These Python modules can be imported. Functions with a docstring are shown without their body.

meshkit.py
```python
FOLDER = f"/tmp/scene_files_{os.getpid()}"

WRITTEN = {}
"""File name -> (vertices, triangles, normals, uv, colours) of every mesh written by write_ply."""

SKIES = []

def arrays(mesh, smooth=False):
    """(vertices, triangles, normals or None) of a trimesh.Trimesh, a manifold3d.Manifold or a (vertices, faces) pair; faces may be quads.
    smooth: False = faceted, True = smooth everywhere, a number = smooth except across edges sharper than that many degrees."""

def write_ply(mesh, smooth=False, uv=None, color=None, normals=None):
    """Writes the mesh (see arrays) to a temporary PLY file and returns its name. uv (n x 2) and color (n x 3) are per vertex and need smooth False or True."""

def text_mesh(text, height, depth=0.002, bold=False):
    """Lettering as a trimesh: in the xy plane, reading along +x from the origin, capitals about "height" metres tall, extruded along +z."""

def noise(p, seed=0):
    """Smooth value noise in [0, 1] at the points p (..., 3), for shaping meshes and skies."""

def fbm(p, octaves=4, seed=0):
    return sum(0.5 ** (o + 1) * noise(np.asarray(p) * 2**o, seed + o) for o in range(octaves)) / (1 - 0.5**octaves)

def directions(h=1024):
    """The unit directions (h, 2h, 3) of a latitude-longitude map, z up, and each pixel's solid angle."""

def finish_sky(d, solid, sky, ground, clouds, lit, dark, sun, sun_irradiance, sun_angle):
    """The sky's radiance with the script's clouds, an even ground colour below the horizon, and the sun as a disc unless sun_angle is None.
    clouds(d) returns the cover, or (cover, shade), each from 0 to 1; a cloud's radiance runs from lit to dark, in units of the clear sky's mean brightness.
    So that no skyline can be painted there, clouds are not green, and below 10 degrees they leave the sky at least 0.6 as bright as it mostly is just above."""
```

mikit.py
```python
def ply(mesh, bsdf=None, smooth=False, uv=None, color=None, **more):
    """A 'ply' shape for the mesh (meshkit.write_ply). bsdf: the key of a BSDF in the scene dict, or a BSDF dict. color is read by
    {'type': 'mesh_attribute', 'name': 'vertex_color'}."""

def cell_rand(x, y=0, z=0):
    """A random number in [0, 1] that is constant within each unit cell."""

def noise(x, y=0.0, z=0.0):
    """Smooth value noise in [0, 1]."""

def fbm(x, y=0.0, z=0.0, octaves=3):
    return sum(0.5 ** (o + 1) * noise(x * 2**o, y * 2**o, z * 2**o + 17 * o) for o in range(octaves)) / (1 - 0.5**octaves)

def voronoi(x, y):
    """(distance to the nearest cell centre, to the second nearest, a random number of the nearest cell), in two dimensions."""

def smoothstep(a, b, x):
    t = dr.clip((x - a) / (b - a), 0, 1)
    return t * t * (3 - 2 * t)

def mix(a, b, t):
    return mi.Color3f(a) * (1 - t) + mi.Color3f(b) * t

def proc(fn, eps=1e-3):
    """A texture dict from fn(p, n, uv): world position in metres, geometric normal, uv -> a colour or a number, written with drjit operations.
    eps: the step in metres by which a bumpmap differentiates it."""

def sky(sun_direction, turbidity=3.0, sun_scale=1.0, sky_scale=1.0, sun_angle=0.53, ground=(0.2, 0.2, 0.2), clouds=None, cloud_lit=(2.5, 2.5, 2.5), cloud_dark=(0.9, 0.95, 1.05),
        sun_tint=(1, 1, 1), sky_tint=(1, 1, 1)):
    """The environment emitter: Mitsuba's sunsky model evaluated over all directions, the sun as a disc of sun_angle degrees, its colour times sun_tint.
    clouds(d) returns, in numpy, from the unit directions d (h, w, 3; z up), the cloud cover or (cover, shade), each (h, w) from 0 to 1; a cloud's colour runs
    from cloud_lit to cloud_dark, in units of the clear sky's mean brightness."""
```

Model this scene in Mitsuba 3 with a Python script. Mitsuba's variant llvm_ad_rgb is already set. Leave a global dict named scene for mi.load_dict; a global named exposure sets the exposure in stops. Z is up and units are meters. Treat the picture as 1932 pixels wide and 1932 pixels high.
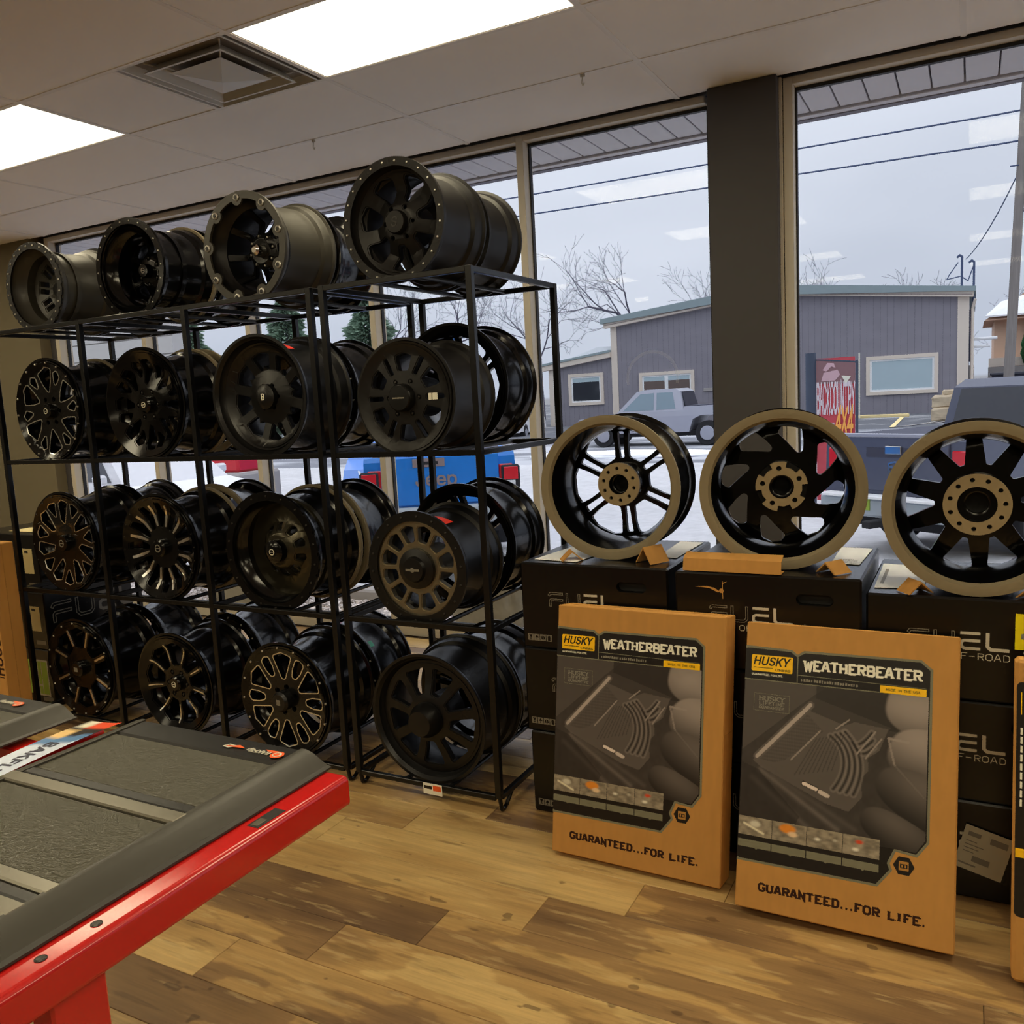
import math, random
import numpy as np
import trimesh, shapely
import shapely.geometry as sg
from shapely import affinity
from shapely.ops import unary_union
import manifold3d as m3
import drjit as dr
import mitsuba as mi
import mikit, meshkit
from mikit import proc, noise, fbm, cell_rand, smoothstep, mix

T = mi.ScalarTransform4f
scene, labels = {'type': 'scene'}, {}

# ------------------------------------------------------------------ camera, sky, exposure
CAM = np.array([0.0, 0.0, 1.5])
YAW, PITCH, ROLL = -0.49310515, -0.12899658, -0.05341195
def cam_axes():
    cy, sy, cp, sp, cr, sr = math.cos(YAW), math.sin(YAW), math.cos(PITCH), math.sin(PITCH), math.cos(ROLL), math.sin(ROLL)
    fwd = np.array([sy*cp, cy*cp, sp]); right = np.array([cy, -sy, 0.0]); up = np.cross(right, fwd)
    return fwd, right*cr + up*sr, -right*sr + up*cr
FWD, RIGHT, UP = cam_axes()
scene['camera'] = {'type': 'perspective', 'fov': 61.557, 'fov_axis': 'x', 'near_clip': 0.05, 'far_clip': 500.0,
                   'to_world': T().look_at(origin=CAM.tolist(), target=(CAM + FWD).tolist(), up=UP.tolist())}
exposure = 0.0

def clouds(d):
    """Full overcast, brightening from the horizon to the zenith, with soft darker bands."""
    q = d*np.array([1.0, 1.0, 2.5])
    a = meshkit.fbm(q*3.1 + 7.0, 4, 3)
    up = np.clip(d[..., 2], 0, 1)
    return np.ones(d.shape[:2]), np.clip(1.0 - up + (a - 0.5)*0.30, 0, 1)
scene['sky'] = mikit.sky((0.3, -0.6, 0.75), turbidity=4.0, sun_scale=0.0, sky_scale=4.9, clouds=clouds,
                         cloud_lit=(2.35, 2.45, 2.65), cloud_dark=(0.90, 1.0, 1.20), ground=(0.35, 0.35, 0.36))
LAMP = (9.4, 8.2, 5.5)          # radiance of the warm ceiling panels

# ------------------------------------------------------------------ materials
def S(r, g, b):
    return [float(((c/255 + 0.055)/1.055)**2.4 if c > 10 else c/255/12.92) for c in (r, g, b)]
def rgb(c): return {'type': 'rgb', 'value': list(map(float, c))}
def mat(name, color, rough=0.5, metal=0.0, spec=0.5, coat=0.0, coat_gloss=0.9, two=True, bump=None, bump_scale=1.0, **k):
    b = {'type': 'principled', 'base_color': color if isinstance(color, dict) else rgb(color), 'roughness': rough if isinstance(rough, dict) else float(rough), 'metallic': float(metal), 'specular': float(spec), **k}
    if coat: b |= {'clearcoat': float(coat), 'clearcoat_gloss': float(coat_gloss)}
    if bump is not None: b = {'type': 'bumpmap', 'tex': bump, 'scale': float(bump_scale), 'nested': b}
    scene['bsdf_' + name] = {'type': 'twosided', 'nested': b} if two else b
    return name

PLANK_W, PLANK_L, PLANK_Y0, PLANK_X0 = 0.178, 1.158, 1.637, 0.716
def plank_shift(row): return PLANK_X0 + 0.2445*row      # plank ends of a row, modulo PLANK_L
def wood_color(p, n, uv):
    row = dr.floor((p.y - PLANK_Y0)/PLANK_W + 1e-4)
    u = (p.x - (PLANK_X0 + 0.2445*row))/PLANK_L
    col = dr.floor(u + 1e-4)
    r1, r2, r3 = cell_rand(row + 40, col + 40, 1), cell_rand(row + 40, col + 40, 2), cell_rand(row + 40, col + 40, 3)
    X, Y = p.x + r2*30, p.y + r3*20
    grain = fbm(X*4, Y*60, 0, 4)
    fine = fbm(X*12, Y*240, 3, 3)
    big = fbm(X*2.2, Y*9, 9, 3)                 # slow change of tone along the board
    rag = fbm(X*16, Y*38, 5, 4) - 0.5
    # some boards carry a worn lighter strip with a ragged edge
    worn = smoothstep(-0.03, 0.03, big - 0.60 + rag*0.16)
    tone = 0.58*r1 + 0.55*(big - 0.5) + 0.19 + worn*0.16
    dark, brown, tan, light = S(104, 80, 58), S(140, 110, 74), S(170, 137, 88), S(192, 162, 108)
    c = mix(dark, brown, smoothstep(0.12, 0.36, tone))
    c = mix(c, tan, smoothstep(0.34, 0.56, tone))
    c = mix(c, light, smoothstep(0.54, 0.80, tone))
    c = mi.Color3f(c)*(0.80 + 0.34*grain)*(0.90 + 0.20*fine)
    streak = smoothstep(0.62, 0.78, fbm(X*5, Y*34, 21, 4))
    c = mix(c, S(92, 68, 46), streak*0.42)
    pale = smoothstep(0.62, 0.80, fbm(X*8, Y*50, 41, 4))
    c = mix(c, S(206, 180, 130), pale*0.30)
    knot = smoothstep(0.81, 0.86, fbm(X*12, Y*22, 33, 3))
    return mix(c, S(74, 54, 38), knot*0.55)
mat('floor_wood', proc(wood_color), rough=0.38, spec=0.35)
mat('floor_base', S(60, 46, 34), rough=0.7)
mat('ceiling_tile', S(232, 230, 228), rough=0.9, spec=0.1)
mat('grid_bar', S(224, 221, 217), rough=0.6, spec=0.3)
mat('wall_paint', S(118, 110, 90), rough=0.8, spec=0.2)
mat('wall_far', S(128, 120, 110), rough=0.8, spec=0.2)
mat('column_paint', S(74, 72, 74), rough=0.65, spec=0.2)
mat('window_frame', S(196, 188, 174), rough=0.42, spec=0.4)
mat('gasket', S(22, 22, 26), rough=0.6)
mat('gloss_black', S(7, 7, 8), rough=0.14, spec=0.4)
mat('satin_black', S(13, 13, 14), rough=0.34, spec=0.4)
mat('matte_black', S(20, 19, 19), rough=0.42, spec=0.35)
mat('matte_grey', S(54, 52, 45), rough=0.40, spec=0.5)
mat('rack_black', S(9, 9, 10), rough=0.3, spec=0.4)
mat('bore_black', S(6, 6, 7), rough=0.6, spec=0.2)
mat('milled', S(240, 237, 230), rough=0.3, metal=1.0)
mat('machined_gold', S(150, 142, 122), rough=0.33, metal=0.9)
mat('bronze_tint', S(70, 66, 54), rough=0.26, metal=0.8)
mat('bolt_bright', S(205, 202, 194), rough=0.3, metal=0.9)
mat('bolt_dark', S(62, 60, 58), rough=0.35, metal=0.7)
mat('chrome', S(225, 222, 214), rough=0.12, metal=1.0)
mat('bare_lip', S(132, 121, 98), rough=0.62, spec=0.25)
mat('bare_pad', S(158, 140, 108), rough=0.5, metal=0.25)
mat('box_black', S(10, 9, 9), rough=0.24, spec=0.35, coat=0.2)
mat('box_inside', S(8, 7, 7), rough=0.8)
mat('logo_silver', S(205, 200, 184), rough=0.45, metal=0.2)
mat('logo_dim', S(120, 116, 106), rough=0.45, metal=0.2)
def card_color(p, n, uv):
    f = fbm(p.x*60, p.y*60, p.z*9, 3)
    return mi.Color3f(S(186, 136, 74))*(0.92 + 0.16*f)
mat('cardboard', proc(card_color), rough=0.75, spec=0.15)
mat('cardboard_edge', S(170, 124, 66), rough=0.8, spec=0.1)
mat('ink_brown', S(52, 30, 20), rough=0.7, spec=0.15)
mat('print_white', S(232, 230, 214), rough=0.5, spec=0.3)
mat('print_yellow', S(245, 192, 20), rough=0.4, spec=0.4)
mat('print_black', S(26, 22, 20), rough=0.4, spec=0.4)
mat('print_greygreen', S(118, 116, 98), rough=0.5, spec=0.3)
mat('print_grey', S(128, 124, 114), rough=0.5, spec=0.3)
mat('print_orange', S(226, 92, 40), rough=0.45, spec=0.4)
mat('photo_print', {'type': 'mesh_attribute', 'name': 'vertex_color'}, rough=0.28, spec=0.45)
mat('paper', S(228, 230, 232), rough=0.55, spec=0.3)
mat('paper_dim', S(186, 180, 160), rough=0.6, spec=0.2)
mat('label_yellow', S(240, 222, 20), rough=0.5, spec=0.3)
mat('label_green', S(150, 176, 66), rough=0.5, spec=0.3)
mat('label_cream', S(208, 192, 140), rough=0.6, spec=0.2)
mat('red_paint', S(186, 24, 22), rough=0.16, spec=0.5, coat=1.0, coat_gloss=0.97)
def grain_h(p, n, uv): return fbm(p.x*150, p.y*150, p.z*100, 3) + 0.35*noise(p.x*420, p.y*420)
mat('cover_tex', S(66, 64, 52), rough=0.27, spec=0.6, bump=proc(grain_h, 6e-4), bump_scale=0.0045)
mat('cover_rail', S(56, 54, 48), rough=0.4, spec=0.45)
mat('cover_dark', S(28, 27, 27), rough=0.35, spec=0.45)
mat('seal_rubber', S(48, 46, 42), rough=0.45, spec=0.4)
mat('alu_strip', S(120, 116, 104), rough=0.3, metal=0.6)
mat('vent_white', S(190, 188, 180), rough=0.5)
mat('vent_dark', S(30, 28, 27), rough=0.7)
mat('sticker_red', S(230, 62, 44), rough=0.45)
mat('sticker_green', S(70, 190, 150), rough=0.45)
scene['bsdf_glass_pane'] = {'type': 'thindielectric', 'int_ior': 1.2}
# outdoors
mat('soffit_metal', S(196, 196, 204), rough=0.5)
mat('soffit_seam', S(110, 110, 124), rough=0.6)
def asphalt(p, n, uv):
    f = fbm(p.x*0.35, p.y*0.5, 2, 4); g = fbm(p.x*9, p.y*9, 1, 3)
    return mi.Color3f(S(205, 205, 208))*(0.80 + 0.3*f)*(0.88 + 0.22*g)
mat('lot_paving', proc(asphalt), rough=0.7, spec=0.25)
def road(p, n, uv):
    f = fbm(p.x*0.3, p.y*0.9, 2, 4)
    return mix(S(128, 130, 138), S(190, 192, 198), smoothstep(0.35, 0.7, f))
mat('road_paving', proc(road), rough=0.7, spec=0.25)
def far_lot(p, n, uv):
    f = fbm(p.x*0.5, p.y*0.8, 6, 4)
    return mix(S(98, 100, 106), S(160, 160, 162), smoothstep(0.5, 0.78, f))
mat('far_paving', proc(far_lot), rough=0.8, spec=0.2)
def gravel(p, n, uv):
    d1, d2, r = mikit.voronoi(p.x*26, p.y*26)
    return mi.Color3f(S(188, 180, 176))*(0.45 + 0.75*r)*(0.5 + 0.9*smoothstep(0.0, 0.3, d2 - d1))
mat('gravel', proc(gravel), rough=0.9, spec=0.1)
mat('snow', S(244, 246, 250), rough=0.8, spec=0.2)
def siding(p, n, uv):
    s = p.x*3.3 - dr.floor(p.x*3.3)
    g = dr.select(s < 0.09, 0.78, 1.0)
    return mi.Color3f(S(142, 139, 148))*g*(0.95 + 0.1*fbm(p.x*2, p.z*3, 0, 2))
mat('siding', proc(siding), rough=0.8, spec=0.15)
mat('cream_trim', S(222, 210, 196), rough=0.6)
mat('roof_edge', S(142, 158, 162), rough=0.6)
mat('window_white', S(236, 238, 240), rough=0.4)
mat('blind', S(176, 196, 204), rough=0.3, spec=0.5)
mat('dark_pane', S(56, 58, 66), rough=0.08, spec=0.7)
mat('room_brown', S(98, 82, 76), rough=0.25, spec=0.6)
def bark(p, n, uv): return mi.Color3f(S(104, 102, 116))*(0.8 + 0.4*fbm(p.x*3, p.y*3, p.z*1.2, 2))
mat('bark', proc(bark), rough=0.9, spec=0.1)
def needles(p, n, uv): return mix(S(84, 112, 92), S(150, 172, 150), fbm(p.x*1.7, p.y*1.7, p.z*1.7, 3))
mat('needles', proc(needles), rough=0.8, spec=0.15)
mat('bush_green', S(44, 84, 50), rough=0.8, spec=0.1)
def polewood(p, n, uv): return mi.Color3f(S(138, 132, 128))*(0.75 + 0.4*fbm(p.x*30, p.y*30, p.z*1.5, 3))
mat('pole_wood', proc(polewood), rough=0.85, spec=0.1)
mat('wire', S(70, 84, 118), rough=0.6)
mat('car_silver', S(168, 170, 182), rough=0.3, metal=0.35, coat=0.6)
mat('car_dark', S(66, 68, 80), rough=0.28, metal=0.2, coat=0.7)
mat('car_blue', S(26, 122, 214), rough=0.25, coat=0.7)
mat('car_blue_pale', S(96, 140, 214), rough=0.25, coat=0.7)
mat('car_white', S(228, 228, 232), rough=0.25, coat=0.7)
mat('car_purple', S(54, 50, 78), rough=0.25, coat=0.7)
mat('car_graphite', S(84, 88, 106), rough=0.3, metal=0.2, coat=0.6)
mat('car_glass', S(120, 140, 152), rough=0.06, spec=0.8)
mat('car_glass_dark', S(40, 42, 52), rough=0.06, spec=0.8)
mat('tyre', S(34, 34, 38), rough=0.8)
mat('lamp_red', S(206, 30, 46), rough=0.15, coat=0.8)
mat('lamp_clear', S(220, 226, 232), rough=0.1, spec=0.8)
mat('lamp_orange', S(238, 142, 72), rough=0.2)
mat('bumper_grey', S(160, 170, 178), rough=0.4)
def brickwall(p, n, uv):
    row = dr.floor(p.z/0.085); x = p.x/0.25 + 0.5*row
    j = dr.select((p.z/0.085 - row < 0.16) | (x - dr.floor(x) < 0.05), 1.0, 0.0)
    return mix(mi.Color3f(S(176, 138, 130))*(0.85 + 0.3*cell_rand(dr.floor(x) + 99, row + 99)), S(168, 158, 152), j)
mat('brick', proc(brickwall), rough=0.9, spec=0.1)
mat('brick_pink', S(178, 142, 134), rough=0.85, spec=0.1)
mat('house_tan', S(206, 174, 150), rough=0.8)
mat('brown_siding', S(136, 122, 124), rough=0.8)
mat('roof_brown', S(168, 138, 120), rough=0.9)
mat('white_siding', S(188, 186, 182), rough=0.7)
mat('stone', proc(lambda p, n, uv: mi.Color3f(S(200, 184, 158))*(0.7 + 0.5*fbm(p.x*5, p.y*5, p.z*5, 4))), rough=0.9, spec=0.1)
mat('rock', proc(lambda p, n, uv: mi.Color3f(S(150, 142, 122))*(0.65 + 0.6*fbm(p.x*9, p.y*9, p.z*9, 4))), rough=0.9, spec=0.1)
mat('grey_block', S(160, 156, 154), rough=0.85)
mat('bin_dark', S(56, 58, 76), rough=0.6)
mat('line_yellow', S(226, 206, 150), rough=0.8)
mat('banner_red', S(196, 74, 84), rough=0.6)
mat('banner_pale', S(206, 170, 178), rough=0.6)
mat('banner_white', S(222, 210, 216), rough=0.6)
mat('banner_brown', S(140, 104, 108), rough=0.6)
mat('banner_orange', S(250, 176, 86), rough=0.6)
mat('post_slate', S(66, 76, 94), rough=0.6)
mat('smear', S(225, 230, 240), rough=0.9, spec=0.0)
scene['bsdf_glass_smear'] = {'type': 'mask', 'opacity': 0.10, 'bsdf': {'type': 'ref', 'id': 'bsdf_smear'}}

# ------------------------------------------------------------------ helpers
def number(key):
    if key not in USED: USED[key] = 0; return key
    USED[key] += 1
    return f'{key}_{USED[key]:03d}'
USED = {}
def thing(name, label, cat, group=None):
    k = number(name); labels[k] = {'label': label, 'category': cat}
    if group: labels[k]['group'] = group
    return k
def struct(name, label=None):
    k = number(name); labels[k] = {'kind': 'structure'}
    if label: labels[k]['label'] = label
    return k
def tag(k, label=None, kind=None):
    labels.setdefault(k, {})
    if label: labels[k]['label'] = label
    if kind: labels[k]['kind'] = kind
    return k
SHARED = {}
def shape(mesh, bsdf, smooth=False, color=None, **more):
    return mikit.ply(mesh, bsdf and 'bsdf_' + bsdf, smooth=smooth, color=color, **more)
def put(parent, name, mesh, bsdf, M=None, smooth=False, label=None, kind=None, color=None, **more):
    """One entry: a part of parent, or (name None) the thing itself. mesh may be a ready shape dict (shared)."""
    k = number(parent + '__' + name) if name else parent
    d = dict(mesh) if isinstance(mesh, dict) else shape(mesh, bsdf, smooth, color, **more)
    if isinstance(mesh, dict) and bsdf: d['bsdf'] = {'type': 'ref', 'id': 'bsdf_' + bsdf}
    if M is not None: d['to_world'] = M if not isinstance(M, np.ndarray) else T(M.tolist())
    scene[k] = d
    if label or kind: tag(k, label, kind)
    return k
cat = trimesh.util.concatenate
def box(x0, x1, y0, y1, z0, z1):
    m = trimesh.creation.box((abs(x1-x0), abs(y1-y0), abs(z1-z0)))
    m.apply_translation(((x0+x1)/2, (y0+y1)/2, (z0+z1)/2)); return m
def rbox(x0, x1, y0, y1, z0, z1, r=0.004):
    """Box with chamfered edges."""
    c = np.array([(x0+x1)/2, (y0+y1)/2, (z0+z1)/2]); h = np.array([abs(x1-x0), abs(y1-y0), abs(z1-z0)])/2
    r = min(r, *(h*0.45)); pts = []
    for s in np.ndindex(2, 2, 2):
        q = (np.array(s)*2 - 1)
        for a in range(3):
            v = q*(h - r); v[a] = q[a]*h[a]; pts.append(c + v)
    return trimesh.convex.convex_hull(np.array(pts))
def tube(p0, p1, r, n=8, caps=True):
    p0, p1 = np.array(p0, float), np.array(p1, float)
    return trimesh.creation.cylinder(r, segment=[p0, p1], sections=n)
def tubes(segs, n=4):
    """Many tapered prisms (p0, p1, r0, r1) as one mesh."""
    s = np.array([[*a, *b, c, d] for a, b, c, d in segs], float)
    p0, p1 = s[:, :3], s[:, 3:6]; d = p1 - p0; d /= np.maximum(np.linalg.norm(d, axis=1, keepdims=True), 1e-9)
    ref = np.where(np.abs(d[:, 2:3]) < 0.9, [[0, 0, 1.0]], [[1.0, 0, 0]])
    u = np.cross(d, ref); u /= np.linalg.norm(u, axis=1, keepdims=True); w = np.cross(d, u)
    a = np.arange(n)*2*np.pi/n
    ring = np.cos(a)[None, :, None]*u[:, None, :] + np.sin(a)[None, :, None]*w[:, None, :]
    A, B = p0[:, None, :] + ring*s[:, 6][:, None, None], p1[:, None, :] + ring*s[:, 7][:, None, None]
    V = np.concatenate([A, B], 1).reshape(-1, 3)
    i = np.arange(n); j = (i + 1) % n
    F = np.concatenate([np.stack([i, j, j + n], 1), np.stack([i, j + n, i + n], 1)])
    F = (F[None] + (np.arange(len(s))*2*n)[:, None, None]).reshape(-1, 3)
    return trimesh.Trimesh(V, F[:, ::-1], process=False)
def path_tube(pts, r, n=8):
    segs = [(pts[i], pts[i+1], r, r) for i in range(len(pts)-1)]
    m = [tube(a, b, r, n) for a, b, _, _ in segs] + [trimesh.creation.icosphere(subdivisions=1, radius=r).apply_translation(p) for p in pts[1:-1]]
    return cat(m)
def poly_geoms(p):
    return [g for g in getattr(p, 'geoms', [p]) if isinstance(g, sg.Polygon) and g.area > 1e-10]
def extr(p, h):
    ms = [trimesh.creation.extrude_polygon(g, h, engine='earcut') for g in poly_geoms(p)]
    return cat(ms) if len(ms) > 1 else ms[0]
def frame_M(origin, xdir, ydir):
    x = np.array(xdir, float); x /= np.linalg.norm(x); y = np.array(ydir, float); y -= x*np.dot(x, y); y /= np.linalg.norm(y)
    M = np.eye(4); M[:3, 0], M[:3, 1], M[:3, 2], M[:3, 3] = x, y, np.cross(x, y), origin
    return M
def on(mesh, M):
    m = mesh.copy(); m.apply_transform(M); return m
def lathe(profile, n=64):
    """Closed profile [(r, depth)] turned round the y axis; depth runs along +y."""
    p = np.array(profile, float); k = len(p); a = np.arange(n)*2*np.pi/n
    V = np.stack([p[None, :, 0]*np.cos(a)[:, None], np.broadcast_to(p[None, :, 1], (n, k)), p[None, :, 0]*np.sin(a)[:, None]], -1).reshape(-1, 3)
    i = np.arange(n)[:, None]; j = np.arange(k)[None, :]
    A, B, C, D = i*k + j, i*k + (j+1) % k, ((i+1) % n)*k + (j+1) % k, ((i+1) % n)*k + j
    F = np.concatenate([np.stack([A, B, C], -1).reshape(-1, 3), np.stack([A, C, D], -1).reshape(-1, 3)])
    m = trimesh.Trimesh(V, F, process=False)
    v = m.triangles
    if np.einsum('ij,ij->i', v[:, 0], np.cross(v[:, 1], v[:, 2])).sum() < 0: m.invert()
    return m
def text(s, h, depth=0.0008, bold=False, shear=0.0, wide=1.0, center=False):
    m = meshkit.text_mesh(s, h, depth, bold)
    v = m.vertices.copy(); v[:, 0] = v[:, 0]*wide + shear*v[:, 1]
    if center: v[:, 0] -= (v[:, 0].min() + v[:, 0].max())/2
    m.vertices = v; return m
# block letters drawn as strokes on a 4 x 6 grid, optional slab serifs
GLYPH = {
 'A': [[(0, 0), (1.6, 6), (2.4, 6), (4, 0)], [(0.9, 2.1), (3.1, 2.1)]], 'B': [[(0.5, 0), (0.5, 6), (3.2, 6), (3.8, 5.3), (3.8, 3.9), (3.2, 3.2), (0.5, 3.2)], [(3.2, 3.2), (4, 2.4), (4, 0.8), (3.2, 0), (0.5, 0)]],
 'D': [[(0.5, 0), (0.5, 6), (2.8, 6), (4, 4.8), (4, 1.2), (2.8, 0), (0.5, 0)]], 'E': [[(4, 0), (0.5, 0), (0.5, 6), (4, 6)], [(0.5, 3.1), (2.9, 3.1)]],
 'F': [[(0.5, 0), (0.5, 6), (4, 6)], [(0.5, 3.0), (2.9, 3.0)]], 'G': [[(4, 4.6), (4, 4.9), (2.9, 6), (1.1, 6), (0, 4.8), (0, 1.2), (1.1, 0), (2.9, 0), (4, 1.1), (4, 2.7), (2.3, 2.7)]],
 'H': [[(0.3, 0), (0.3, 6)], [(3.7, 0), (3.7, 6)], [(0.3, 3), (3.7, 3)]], 'I': [[(2, 0), (2, 6)]], 'K': [[(0.5, 0), (0.5, 6)], [(3.8, 6), (0.9, 3), (4, 0)]],
 'L': [[(0.5, 6), (0.5, 0), (4, 0)]], 'M': [[(0, 0), (0, 6), (2, 2), (4, 6), (4, 0)]], 'N': [[(0.3, 0), (0.3, 6), (3.7, 0), (3.7, 6)]],
 'O': [[(1.1, 0), (0, 1.2), (0, 4.8), (1.1, 6), (2.9, 6), (4, 4.8), (4, 1.2), (2.9, 0), (1.1, 0)]], 'P': [[(0.5, 0), (0.5, 6), (3, 6), (4, 5.1), (4, 3.6), (3, 2.8), (0.5, 2.8)]],
 'R': [[(0.5, 0), (0.5, 6), (3, 6), (4, 5.1), (4, 3.8), (3, 3), (0.5, 3)], [(2.2, 3), (3.8, 0)]], 'S': [[(4, 4.7), (3, 6), (1, 6), (0, 4.9), (0.2, 3.8), (3.8, 2.3), (4, 1.2), (3, 0), (1, 0), (0, 1.3)]],
 'T': [[(2, 0), (2, 6)], [(0, 6), (4, 6)]], 'U': [[(0.2, 6), (0.2, 1.2), (1.2, 0), (2.8, 0), (3.8, 1.2), (3.8, 6)]], 'V': [[(0, 6), (2, 0), (4, 6)]],
 'W': [[(-0.3, 6), (0.9, 0), (2, 4), (3.1, 0), (4.3, 6)]], 'Y': [[(0, 6), (2, 3), (4, 6)], [(2, 3), (2, 0)]], 'C': [[(4, 4.7), (3, 6), (1.1, 6), (0, 4.8), (0, 1.2), (1.1, 0), (3, 0), (4, 1.3)]],
 '4': [[(3, 0), (3, 6), (0, 1.7), (4, 1.7)]], 'X': [[(0, 6), (4, 0)], [(4, 6), (0, 0)]], '.': [[(1.4, 0.55), (2.6, 0.55)]], '-': [[(0.4, 2.9), (3.4, 2.9)]], ' ': []}
NARROW = {'I': 2.6, '.': 1.5, ' ': 2.6}
def block(s, h, weight=1.1, serif=False, wide=1.0, gap=1.5, shear=0.0):
    """Lettering as a shapely shape, baseline at y = 0, capitals h tall."""
    parts, x = [], 0.0
    for ch in s:
        g = GLYPH[ch]; w = NARROW.get(ch, 4.0); off = (4.0 - w)/2
        for st in g:
            pts = [(x + (px - off)*wide, py) for px, py in st]
            parts.append(sg.LineString(pts).buffer(weight/2, cap_style='flat' if serif else 'square', join_style='mitre', mitre_limit=2))
            if serif:
                for (px, py) in ((st[0]), (st[-1])):
                    if py in (0, 6) and st[0] != st[-1] and ch not in 'GCS.':
                        cy = 0.3 if py == 0 else 5.7
                        parts.append(sg.box(x + (px - off)*wide - 1.05, cy - 0.42, x + (px - off)*wide + 1.05, cy + 0.42))
        x += w*wide + gap
    p = unary_union(parts); k = h/6.0
    p = affinity.affine_transform(p, [k, k*shear, 0, k, 0, 0])
    return p, (x - gap)*k
# ------------------------------------------------------------------ room shell
XL, XR, YB, YF, ZC = -9.0, 6.5, -7.0, 4.5, 2.97
k = struct('floor', 'vinyl plank floor with rustic light and dark brown boards')
put(k, None, box(XL, XR, YB, 4.62, -0.06, -0.0052), 'floor_base')
plank_dict = shape(rbox(0.0008, PLANK_L - 0.0008, 0.0006, PLANK_W - 0.0006, -0.0052, 0.0, 0.0012), 'floor_wood')
for row in range(-15, 16):
    y0 = PLANK_Y0 + row*PLANK_W
    if y0 + PLANK_W > 4.52: break
    lo = math.floor(((-6.6 if row > -3 else -3.0) - plank_shift(row))/PLANK_L)
    for c in range(lo, lo + 12):
        x0 = plank_shift(row) + c*PLANK_L
        if x0 > (1.4 if row > -3 else 2.2) or x0 + PLANK_L > 6.2: break
        put(k, 'plank', plank_dict, None, T().translate([x0, y0, 0.0]))

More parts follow.
